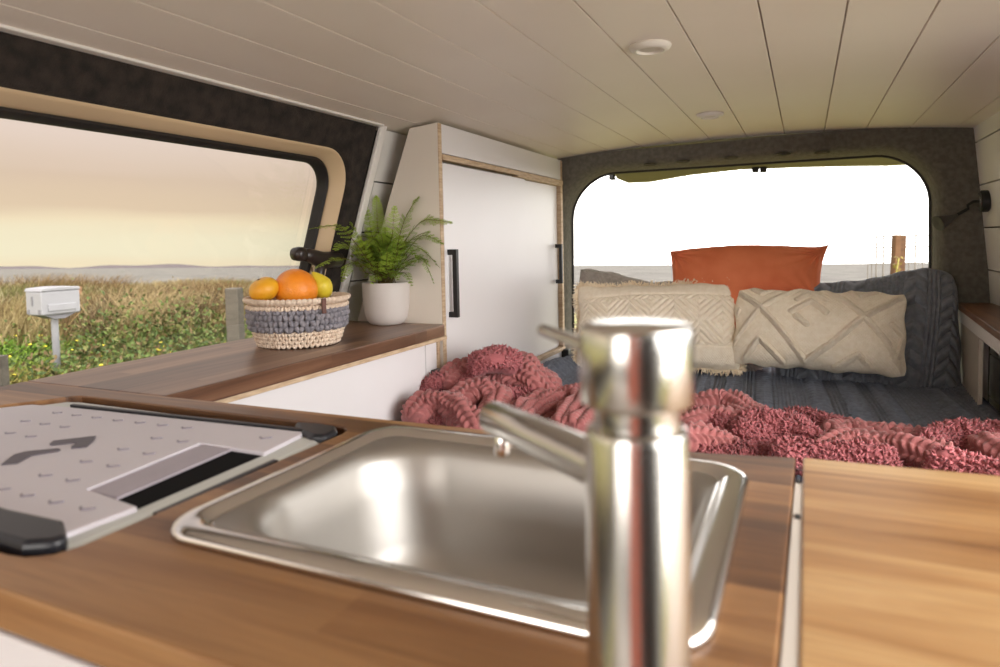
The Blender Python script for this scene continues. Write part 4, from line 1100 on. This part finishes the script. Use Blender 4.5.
# ------------------------------------------------------------------ potted fern
def fern():
    c = at_z(385, 325.5, ZC); c = Vector((c.x-.014, c.y+.030, ZC))
    root = thing('potted_fern', 'green fern in a round white ceramic pot on the window ledge', 'plant', c)
    pot = basic('white_ceramic', srgb(212, 204, 200), .55, c2=srgb(206, 197, 192), scale=5, bump=.1, bscale=80)
    latheo('pot', [(.001, .0), (.036, .0), (.044, .004), (.051, .014), (.056, .032), (.0585, .055), (.0595, .085), (.0600, .104), (.0595, .107), (.0565, .107), (.0555, .103), (.055, .09), (.001, .088)], pot, root, 48)
    soil = basic('dark_soil', srgb(50, 38, 28), .95, c2=srgb(34, 26, 20), scale=60)
    latheo('soil', [(.001, .080), (.0545, .080), (.0545, .095), (.03, .099), (.001, .100)], soil, root, 24)
    rng = random.Random(21)
    lm = attr_mat('fern_leaf', .5, spec=.4)
    N = lm.node_tree.nodes; L = lm.node_tree.links; b = N['Principled BSDF']; at = [n for n in N if n.type == 'ATTRIBUTE'][0]
    tl = N.new('ShaderNodeBsdfTranslucent'); mx = N.new('ShaderNodeMixShader'); mx.inputs[0].default_value = .28
    L.new(at.outputs['Color'], tl.inputs[0]); L.new(b.outputs[0], mx.inputs[1]); L.new(tl.outputs[0], mx.inputs[2]); L.new(mx.outputs[0], N['Material Output'].inputs[0])
    def frond(path, W0, tone, tri_=.95, twist=0):
        """one twice-divided frond along path"""
        V = []; Fc = []; C = []
        P = [Vector(p) for p in path]
        # resample (quadratic-ish) 
        n = 46; pts = []
        for i in range(n+1):
            t = i/n*(len(P)-1); k = min(int(t), len(P)-2); f = t-k
            p0 = P[max(k-1, 0)]; p1 = P[k]; p2 = P[k+1]; p3 = P[min(k+2, len(P)-1)]
            pts.append(.5*((2*p1)+(p2-p0)*f+(2*p0-5*p1+4*p2-p3)*f*f+(3*p1-p0-3*p2+p3)*f**3))
        stemc = srgb(98, 82, 36)[:3]; g1 = np.array(srgb(160, 184, 66)[:3]); g0 = np.array(srgb(76, 110, 42)[:3])
        tv, tf = tube(pts, .001, 5, True, [.0012*(1-.7*i/n) for i in range(n+1)]); V += tv; Fc += tf; C += [stemc]*len(tv)
        L_ = sum((pts[i+1]-pts[i]).length for i in range(n))
        step = max(1, round(.0125/(L_/n)))
        for i in range(8, n+1, step):
            f = (i-8)/(n-8)
            t = (pts[min(i+1, n)]-pts[i-1]).normalized()
            up = Vector((0, 0, 1)); up = (up-up.dot(t)*t); up = up.normalized() if up.length > .05 else Vector((0, 1, 0))
            up = Matrix.Rotation(twist, 3, t) @ up
            sd = t.cross(up)
            wl = 1.45*W0*(math.sin(min(1, f*2.6+.28)*math.pi/2))*(1-f)**.7
            if wl < .0015: wl = .0015
            for s_ in (-1, 1):
                dirp = (sd*s_+t*.45-up*.12+up*rng.uniform(-.25, .25)).normalized()
                nl = max(2, int(wl/.0052))
                colr = (g0+(g1-g0)*min(1, max(0, tone+rng.uniform(-.15, .15)+f*.2)))
                perp = dirp.cross(up).normalized()
                for q in range(nl+1):
                    ff = (q+.5)/(nl+1); base = pts[i]+dirp*(wl*ff)
                    ll = .0060*(1-.55*ff)*min(1, wl/.014)+.0012
                    for s2 in (-1, 1):
                        d = (perp*s2+dirp*.7+up*rng.uniform(-.2, .2)).normalized(); wv = dirp*.0021
                        k = len(V); V += [base-wv*.5, base+d*ll*.5-wv*1.0, base+d*ll, base+d*ll*.5+wv*1.0+up*.0006]; Fc.append((k, k+1, k+2, k+3)); C += [tuple(colr)]*4
                k = len(V); V += [pts[i]-t*.0004, pts[i]+dirp*wl, pts[i]+t*.0006]; Fc.append((k, k+1, k+2)); C += [tuple(colr*.8)]*3
        return V, Fc, np.array(C)
    c0 = c+Vector((0, 0, .096))
    def to(u, v, dy): return at_y(u, v, c.y+dy)-c
    tips = [  # tip pixel, depth offset, mid pixel, tone
        (310, 229, -.24, 342, 232, .95, .018), (316, 268, -.24, 345, 262, .9, .014), (376, 196, .02, 378, 232, .9, .020), (419, 197, .03, 404, 225, .9, .022), (452, 223, .03, 420, 226, .85, .022),
        (443, 244, .0, 420, 240, .55, .018), (434, 284, -.02, 422, 262, .45, .016), (395, 206, -.02, 392, 240, .8, .02), (350, 222, -.06, 362, 250, .8, .022), (342, 282, -.12, 352, 266, .8, .018),
        (360, 240, -.06, 368, 262, .85, .022), (378, 262, -.07, 378, 275, .8, .018), (400, 236, -.05, 396, 262, .7, .022), (415, 262, -.06, 405, 270, .5, .020), (430, 232, -.03, 408, 246, .6, .022),
        (368, 226, .04, 374, 256, .6, .022), (345, 246, -.09, 360, 262, .6, .020), (410, 220, .06, 400, 250, .5, .022), (388, 252, -.08, 386, 272, .9, .016), (428, 262, .02, 412, 262, .35, .018),
        (355, 262, -.05, 366, 276, .7, .018), (372, 284, -.085, 376, 280, .75, .012), (398, 280, -.08, 394, 276, .45, .014), (412, 286, -.06, 404, 276, .4, .012), (334, 250, -.16, 350, 250, .85, .020), (440, 268, .03, 418, 252, .35, .018),
        (365, 205, .0, 372, 238, .85, .016), (385, 228, .0, 386, 250, .6, .022), (404, 246, .0, 396, 262, .3, .022), (366, 256, .0, 374, 268, .35, .022)]
    r2 = random.Random(77)
    for k_ in range(34):
        a = r2.uniform(0, 6.283); e = r2.uniform(.3, 1); mu = 385+20*math.cos(a)*e; mv = 262-8*r2.random(); tips.append((385+44*math.cos(a)*e, 262-38*r2.random()*(1.1-.5*e)+14*e*(r2.random()-.2), -.06*e*math.sin(a)-.02, mu, mv-12*r2.random(), r2.uniform(.25, .9), r2.uniform(.014, .021)))
    for (u, v, dy, mu, mv, tone, W0) in tips:
        tp = to(u, v, dy); md = to(mu, mv, dy*.6); st = Vector((rng.uniform(-.02, .02), rng.uniform(-.02, .02), .097))
        q = md+Vector((0, 0, .008))
        V, Fc, C = frond([st, st.lerp(q, .5)+Vector((0, 0, .012)), q, q.lerp(tp, .55)+Vector((0, 0, .006)), tp], W0*1.2, tone, twist=rng.uniform(-.6, .6))
        mesh_obj('frond', V, Fc, lm, root, cols=C)
fern()

# --- window strut/latch on the frame behind the basket
def at_wall(u, v, off):
    r = ray(u, v); k = .164/.506; t = (off-1.13-k*(.79-CAM.z))/(r.x-k*r.z); return CAM+r*t
def latch():
    p = at_y(322, 254, 1.30)
    root = thing('window_latch', 'black rounded window catch on the seal behind the fern', 'latch', (lx(.98)-.035, 1.335, .985))
    o_ = Vector(root.location)
    m = basic('dark_brown_plastic', srgb(50, 40, 36), .35, c2=srgb(38, 30, 28), scale=10)
    P0 = at_wall(299, 254, .004)-o_; P1 = at_wall(338, 259, .012)-o_
    V, Fc = lathe([(.006, -.017), (.015, -.014), (.017, 0), (.015, .014), (.006, .017)], 20, Matrix.Translation(P0) @ Matrix.Rotation(math.radians(90), 4, 'Y') )
    mesh_obj('knob', V, Fc, m, root, smooth=True)
    P1.x += .0
    tubeo('arm', [P0, P0.lerp(P1, .25), P0.lerp(P1, .6)+Vector((0, 0, -.008)), P1], .012, m, root, 14, [.012, .017, .021, .020])
    a = P0.lerp(P1, .55)+Vector((0, 0, -.01))
    tubeo('lower_bracket', [a, a+Vector((-.012, .0, -.05)), a+Vector((-.040, .0, -.13))], .012, m, root, 12, [.013, .012, .010])
latch()

# ------------------------------------------------------------------ behind the kitchen: unseen dark panel and salmon cloth, added for the tap's reflections
def front():
    bm = bmesh.new(); box(bm, .30, .62, -.78, -.74, 0, 1.33); box(bm, .58, .62, -.74, -.25, 0, 1.33)
    setting(bm_obj('tap_reflection_panel', bm, CARPET_D, bevel=.004))
    V = []; n = 120; m = 8
    for j in range(m+1):
        for i in range(n+1):
            x = -.12+.36*i/n; V.append((x, -.66+.014*math.sin(i*.42)+.004*math.sin(i*.17+j), .10+1.18*j/m))
    V += [(x, y-.003, z) for x, y, z in V]; k = (n+1)*(m+1); Fc = []
    for j in range(m):
        for i in range(n):
            a = j*(n+1)+i; Fc.append((a, a+1, a+n+2, a+n+1)); Fc.append((k+a, k+a+n+1, k+a+n+2, k+a+1))
    o = mesh_obj('tap_reflection_cloth', V, Fc, basic('salmon_reflection_cloth', srgb(226, 130, 104), .9), smooth=True)
    tag(o, 'unseen salmon cloth added for the vertical band mirrored in the steel tap', 'tap_reflection_cloth')
front()

# ------------------------------------------------------------------ outside
def gz(x, y, rel): return 1.0+rel-.039*y+.002*x
def Hrel(x, y):
    """ground height below eye level, following the dune on the left and the beach beyond"""
    D = math.hypot(x, y); a = math.atan2(y, -x)       # 0 = straight left, pi/2 = rearwards
    left = [(0, -1.45), (2, -1.40), (4.5, -1.16), (7, -.96), (10, -.80), (13, -.66), (18, -.72), (24, -1.3), (34, -2.6), (60, -3.3), (400, -3.4)]
    rear = [(0, -1.45), (4, -1.5), (9, -1.75), (16, -2.2), (34, -3.05), (60, -3.3), (400, -3.4)]
    def ip(T):
        for (d0, h0), (d1, h1) in zip(T[:-1], T[1:]):
            if D <= d1: return h0+(h1-h0)*(D-d0)/(d1-d0)
        return T[-1][1]
    w = min(1, max(0, (a-.95)/.22)); w = w*w*(3-2*w)
    return ip(left)*(1-w)+ip(rear)*w + .05*math.sin(x*1.3+.7*y)*math.sin(y*1.1) * (1 if D > 3 else 0)
def outside():
    V = []; Fc = []; nd, na = 70, 120
    ds = [1.6*(1+i*.0)*(1.065**i) for i in range(nd)]
    for d in ds:
        for k in range(na):
            a = -.9+(4.4)*k/(na-1); x, y = -math.cos(a)*d, math.sin(a)*d
            V.append((x, y, gz(x, y, Hrel(x, y))))
    V = [(x, y, (z if math.hypot(x, y) > 3 else min(z, -.30))) for x, y, z in V]
    for i in range(nd-1):
        for k in range(na-1): Fc.append((i*na+k, (i+1)*na+k, (i+1)*na+k+1, i*na+k+1))
    o = mesh_obj('dune_ground', V, Fc, basic('sandy_grass_ground', srgb(132, 118, 72), .95, c2=srgb(96, 104, 48), scale=1.2), smooth=True); setting(o)
    # sea
    sm, N, L, b = new_mat('pale_sea')
    b.inputs['Base Color'].default_value = srgb(150, 156, 156); b.inputs['Roughness'].default_value = .7; b.inputs['Specular IOR Level'].default_value = 0
    tc = N.new('ShaderNodeTexCoord'); mp = N.new('ShaderNodeMapping'); mp.inputs['Scale'].default_value = (.02, .02, .02); L.new(tc.outputs['Object'], mp.inputs[0])
    nz = N.new('ShaderNodeTexNoise'); nz.inputs['Scale'].default_value = 6; nz.inputs['Detail'].default_value = 4; L.new(mp.outputs[0], nz.inputs[0])
    rp = N.new('ShaderNodeValToRGB'); rp.color_ramp.elements[0].color = srgb(98, 95, 92); rp.color_ramp.elements[1].color = srgb(118, 115, 110); rp.color_ramp.elements[0].position = .4; rp.color_ramp.elements[1].position = .6
    L.new(nz.outputs[0], rp.inputs[0]); L.new(rp.outputs[0], b.inputs['Base Color'])
    nb = N.new('ShaderNodeTexNoise'); nb.inputs['Scale'].default_value = .8; nb.inputs['Detail'].default_value = 4; L.new(tc.outputs['Object'], nb.inputs[0])
    bp = N.new('ShaderNodeBump'); bp.inputs['Strength'].default_value = .5; bp.inputs['Distance'].default_value = .3; L.new(nb.outputs[0], bp.inputs['Height']); L.new(bp.outputs[0], b.inputs['Normal'])
    S = 9000; V = []
    for x, y in ((-S, -S), (S, -S), (S, S), (-S, S)): V.append((x, y, gz(x, y, -3.15)))
    o = mesh_obj('sea', V, [(0, 1, 2, 3)], sm); setting(o)
    # far low headland on the horizon
    bm = bmesh.new(); rng = random.Random(4); pts = []
    n = 60; D = 5200
    top = []; bot = []
    for i in range(n+1):
        u = -250+i*(600/n); r = ray(u, 268); hh = 14+8*math.sin(i*.35)+5*math.sin(i*.9+1) if u < 290 else 8*max(0, 1-(u-290)/60)
        r2 = Vector((r.x, r.y, 0)).normalized(); p = r2*D
        bot.append(bm.verts.new((p.x, p.y, gz(p.x, p.y, -12)))); top.append(bm.verts.new((p.x, p.y, gz(p.x, p.y, hh))))
    back = [bm.verts.new(v.co*1.08+Vector((0, 0, 0))) for v in top]
    for i in range(n): bm.faces.new((bot[i], bot[i+1], top[i+1], top[i])); bm.faces.new((top[i], top[i+1], back[i+1], back[i]))
    o = bm_obj('headland', bm, basic('hazy_headland', srgb(112, 104, 106), 1.0)); tag(o, 'long low hazy headland on the sea horizon beyond the side window', 'headland')
outside()

def blades(name, count, region, hgt, wid, cols, seed, lean=.5, seg=3):
    """one mesh of curved tapering blades; region(rng)->(x,y) ground points"""
    rng = np.random.RandomState(seed); XY = region(rng, count); cnt = len(XY)
    Z = np.array([gz(x, y, Hrel(x, y)) for x, y in XY])
    base = np.column_stack([XY, Z])
    h = rng.uniform(hgt[0], hgt[1], cnt)[:, None]; w = rng.uniform(wid[0], wid[1], cnt)[:, None]
    a = rng.uniform(0, 2*np.pi, cnt); dirv = np.column_stack([np.cos(a), np.sin(a), np.zeros(cnt)])
    wind = np.array([.25, .35, 0]); bend = (dirv*rng.uniform(.1, lean, cnt)[:, None]+wind*rng.uniform(.2, 1, cnt)[:, None]*lean)
    a2 = rng.uniform(0, 2*np.pi, cnt); sd = np.column_stack([np.cos(a2), np.sin(a2), np.zeros(cnt)])
    vs = []
    for s in range(seg+1):
        t = s/seg; p = base+np.array([0, 0, 1])*h*t*(1-.15*t)+bend*h*t*t; ww = w*(1-t*.85)
        vs += [p-sd*ww, p+sd*ww]
    m = 2*(seg+1); V = np.stack(vs, 1).reshape(-1, 3)
    i0 = np.arange(cnt)[:, None]*m; Fq = [np.concatenate([i0+2*s, i0+2*s+1, i0+2*s+3, i0+2*s+2], 1) for s in range(seg)]
    pal = np.array([srgb(*c)[:3] for c in cols]); ci = rng.randint(0, len(pal), cnt)
    # clumps share a tone
    cl = (np.sin(XY[:, 0]*1.7+2*np.sin(XY[:, 1]*1.3))*.5+.5); ci = np.clip((cl*len(pal)*.8+rng.uniform(0, len(pal)*.4, cnt)-.2).astype(int), 0, len(pal)-1)
    C = np.repeat(pal[ci]*(1+.25*(rng.rand(cnt, 1)-.5)), m, 0)
    return mesh_obj(name, V, np.concatenate(Fq), attr_mat(name+'_blade', .8), cols=C)
def sector(u0, u1, d0, d1, pw=.5):
    r0 = ray(u0, 268); r1 = ray(u1, 268); a0 = math.atan2(r0.y, r0.x); a1 = math.atan2(r1.y, r1.x)
    def f(rng, n):
        a = rng.uniform(min(a0, a1), max(a0, a1), n); d = d0+(d1-d0)*rng.rand(n)**pw
        return np.column_stack([np.cos(a)*d, np.sin(a)*d])
    return f
g = blades('dune_grass', 52000, sector(-60, 420, 8.0, 19, .8), (.24, .50), (.006, .013), [(150, 134, 96), (126, 112, 72), (106, 88, 56), (92, 76, 48), (150, 140, 108), (88, 90, 48), (104, 100, 56)], 1)
tag(g, 'tall dry golden dune grass between the van and the sea', 'grass', kind='stuff')
g = blades('tall_grass_clumps', 9000, lambda rng, n: (lambda c: np.column_stack([c[rng.randint(0, len(c), n)][:, 0]+rng.randn(n)*.22, c[rng.randint(0, len(c), n)][:, 1]*0+rng.randn(n)*0]) )(np.zeros((1, 2))) if False else clump(rng, n), (.45, .80), (.005, .010), [(196, 166, 100), (168, 132, 70), (150, 112, 58), (214, 192, 140)], 5, .7)if False else None
def clump_region(cs):
    def f(rng, n):
        k = rng.randint(0, len(cs), n); P = np.array(cs)[k]; return P+rng.randn(n, 2)*.28
    return f
cs = []
for u, d in ((262, 9), (245, 9.6), (225, 11), (205, 11), (180, 12), (128, 10.5), (150, 9.5), (170, 9), (60, 14), (100, 14), (20, 15), (285, 10), (300, 12), (115, 9), (135, 8.6)):
    r = ray(u, 268); k = d/math.hypot(r.x, r.y); cs.append((r.x*k, r.y*k))
g = blades('tussock_grass', 9000, clump_region(cs), (.40, .66), (.005, .011), [(120, 98, 64), (98, 74, 46), (82, 64, 44), (146, 128, 92)], 5, .7)
tag(g, 'taller brown tussocks standing out of the dune grass', 'grass', kind='stuff')
g = blades('green_weeds', 46000, sector(-60, 420, 3.6, 8.6, .75), (.06, .22), (.012, .028), [(84, 116, 34), (108, 138, 44), (66, 92, 32), (130, 150, 52), (96, 106, 44), (128, 118, 60)], 2, .9)
tag(g, 'low green weeds in front of the dune grass outside the side window', 'weeds', kind='stuff')
def leafy():
    """broad-leaved shrubs: clumps of small leaves"""
    rng = np.random.RandomState(8); C = []; P = []
    for u, d, h, s in ((92, 6.6, .26, .34), (105, 7.2, .3, .4), (80, 7.4, .26, .34), (140, 6.8, .26, .4), (160, 7.4, .24, .4), (196, 7.0, .24, .4), (225, 7.6, .2, .4), (122, 6.2, .22, .34), (20, 6.5, .18, .4), (262, 7.4, .24, .35), (150, 8.2, .5, .45), (130, 8.6, .5, .4), (178, 8.4, .45, .4), (168, 7.6, .4, .35), (115, 7.8, .42, .3), (205, 8.2, .4, .35)):
        r = ray(u, 268); k = d/math.hypot(r.x, r.y); x, y = r.x*k, r.y*k; n = 1500
        q = rng.randn(n, 3)*[s, s, h*.45]; q[:, 2] = np.abs(q[:, 2]); q[:, 0] += x; q[:, 1] += y
        q[:, 2] += np.array([gz(a, b, Hrel(a, b)) for a, b in q[:, :2]]); P.append(q)
    P = np.concatenate(P); n = len(P)
    a = rng.randn(n, 3); a /= np.linalg.norm(a, axis=1)[:, None]; b = np.cross(a, rng.randn(n, 3)); b /= np.linalg.norm(b, axis=1)[:, None]
    l = rng.uniform(.018, .034, n)[:, None]
    V = np.stack([P-a*l, P+b*l*.5, P+a*l, P-b*l*.5], 1).reshape(-1, 3); i0 = np.arange(n)[:, None]*4; Fq = np.concatenate([i0, i0+1, i0+2, i0+3], 1)
    pal = np.array([srgb(*c)[:3] for c in ((70, 88, 38), (88, 104, 46), (60, 76, 34), (104, 104, 56), (100, 82, 52))]); Cc = np.repeat(pal[rng.randint(0, 5, n)], 4, 0)
    o = mesh_obj('leafy_shrubs', V, Fq, attr_mat('shrub_leaf', .7), cols=Cc); tag(o, 'low leafy shrubs among the weeds outside the side window', 'shrubs', kind='stuff')
    # yellow flower heads
    n = 70; XY = sector(-20, 330, 5.0, 8.4, .8)(rng, n); V = []; Fc = []
    for x, y in XY:
        z = gz(x, y, Hrel(x, y))+rng.uniform(.14, .24); r = .017; k = len(V); V += [(x, y, z-.006), (x, y, z+.012)]
        for j in range(8): V.append((x+r*math.cos(j*.785), y+r*math.sin(j*.785), z+.006*(j % 2)))
        for j in range(8): Fc.append((k, k+2+(j+1) % 8, k+2+j)); Fc.append((k+1, k+2+j, k+2+(j+1) % 8))
    o = mesh_obj('yellow_flowers', V, Fc, basic('yellow_petals', srgb(232, 214, 60), .6)); tag(o, 'tiny yellow flowers scattered over the green weeds', 'flowers', kind='stuff')
leafy()

def ground_at(u, d):
    r = ray(u, 268); k = d/math.hypot(r.x, r.y); x, y = r.x*k, r.y*k; return Vector((x, y, gz(x, y, Hrel(x, y))))
def mailbox():
    g = ground_at(51.5, 6.9)
    root = thing('mailbox', 'pale grey metal mailbox on a post in the grass outside the side window', 'mailbox', g)
    m = basic('pale_grey_paint', srgb(146, 145, 150), .5, c2=srgb(138, 137, 142), scale=3); m2 = basic('grey_paint', srgb(118, 116, 122), .6)
    r = ray(52, 316); k = 6.9/math.hypot(r.x, r.y); zt = (CAM+r*k).z-g.z
    tubeo('post', [(0, 0, -.1), (0, 0, zt-.02), (0, 0, zt)], .034, m, root, 16)
    r = ray(48, 287); zz = (CAM+r*(6.9/math.hypot(r.x, r.y))).z-g.z; h = zz-zt
    bm = bmesh.new(); box(bm, -.13, .13, -.20, .20, zt+.02, zz-.03)
    bx = bm_obj('box_body', bm, m, root, bevel=.015, seg=3)
    ang = math.radians(38); 
    bm = bmesh.new(); prism(bm, [(-.208, zz-.03), (.208, zz-.03), (.19, zz-.004), (.0, zz+.004), (-.19, zz-.004)], 0, -.138, .138); ld = bm_obj('lid', bm, m, root, bevel=.006)
    bm = bmesh.new(); prism(bm, [(-.05, zt-.02), (.05, zt-.02), (.17, zt+.02), (-.17, zt+.02)], 0, -.10, .10); bk = bm_obj('bracket', bm, m2, root)
    bm = bmesh.new(); box(bm, .125, .142, -.14, .15, zt+.05, zt+.11); sl = bm_obj('drawer', bm, m, root, bevel=.006); sl['label'] = 'raised panel on the front of the box'
    for b_ in ((-.03, -.005, -.208, -.198, zt+.10, zt+.18), (-.11, -.07, -.206, -.198, zt+.03, zt+.07), (.07, .11, -.206, -.198, zt+.03, zt+.07)):
        boxo('hinge', b_, m2, root, bevel=.003)
    root.scale = (.82, .82, 1)
mailbox()
def posts():
    wm = wood('weathered_timber', [srgb(60, 55, 48), srgb(86, 79, 70), srgb(106, 98, 88)], rough=.9)
    def post(name, label, u, d, vt, w, m, zb=None, lean=0):
        g = ground_at(u, d); r = ray(u, vt); top = (CAM+r*(d/math.hypot(r.x, r.y))).z; h = top-g.z
        bm = bmesh.new(); box(bm, -w/2, w/2, -w/2, w/2, -.2, h)
        o = bm_obj(name, bm, m, bevel=w*.08); o.location = g; o.rotation_euler = (0, lean, .3); return tag(o, label, 'post')
    post('fence_post', 'thick weathered timber post in the grass left of the crochet basket', 233, 6.6, 288, .12, wm)
    post('fence_post', 'thin brown post just behind the grey box in the dune grass', 75.5, 12, 287, .10, basic('brown_post', srgb(150, 112, 80), .9))
    post('fence_post', 'grey post stump at the left edge of the side window', -5.0, 4.6, 356, .05, wm)
    post('timber_stake', 'upright orange brown timber stake seen through the rear opening', 891.5, 6.5, 235, .085, wood('raw_timber', [srgb(84, 56, 34), srgb(108, 74, 46), srgb(126, 90, 60)], rough=.8), lean=.03)
posts()
def wire_fence():
    m = basic('pale_wire', srgb(120, 112, 104), .6)
    root = thing('wire_fence', 'faint pale wire mesh fence outside the rear opening on the right', 'fence', ground_at(905, 7.2)); o_ = Vector(root.location)
    def P(u, v, y=7.0): return at_y(u, v, y)-o_
    for i, u in enumerate((877, 884, 916, 930, 945)):
        tubeo('wire_upright', [P(u, 228 if u > 900 else 232), P(u-2, 320)], .007, m, root, 6)
    V = []; Fc = []
    for v in (236, 247, 263, 280, 300):
        tv, tf = tube([P(868, v+1), P(910, v), P(955, v-1)], .005, 5); k = len(V); V += tv; Fc += [tuple(k+q for q in f) for f in tf]
    for u in (868, 872, 895, 902, 909, 923, 937, 951):
        tv, tf = tube([P(u, 240), P(u-1, 320)], .0045, 5); k = len(V); V += tv; Fc += [tuple(k+q for q in f) for f in tf]
    mesh_obj('wire_mesh', V, Fc, m, root)
    # yellow flowering sprig beside the stake
    g = ground_at(896, 6.3); root = thing('flowering_sprig', 'sprig with small yellow green flowers beside the timber stake', 'plant', g)
    rng = random.Random(3); V = []; Fc = []
    def Q(u, v): 
        r = ray(u, v); return CAM+r*(6.3/math.hypot(r.x, r.y))-g
    tubeo('stem', [(0, 0, 0), Q(894, 290), Q(896, 275), Q(899, 258)], .006, basic('sprig_stem', srgb(150, 140, 70), .8), root, 6)
    for k_ in range(26):
        t = rng.random(); c = Q(893+6*t+rng.uniform(-4, 4), 290-36*t+rng.uniform(-2, 2)); a = Vector((rng.uniform(-1, 1), rng.uniform(-1, 1), rng.uniform(-1, 1))).normalized(); b = a.orthogonal().normalized()
        l = .018; k = len(V); V += [c-a*l, c+b*l*.6, c+a*l, c-b*l*.6]; Fc.append((k, k+1, k+2, k+3))
    mesh_obj('blossom', V, Fc, basic('sprig_blossom', srgb(120, 104, 40), .7), root)
wire_fence()
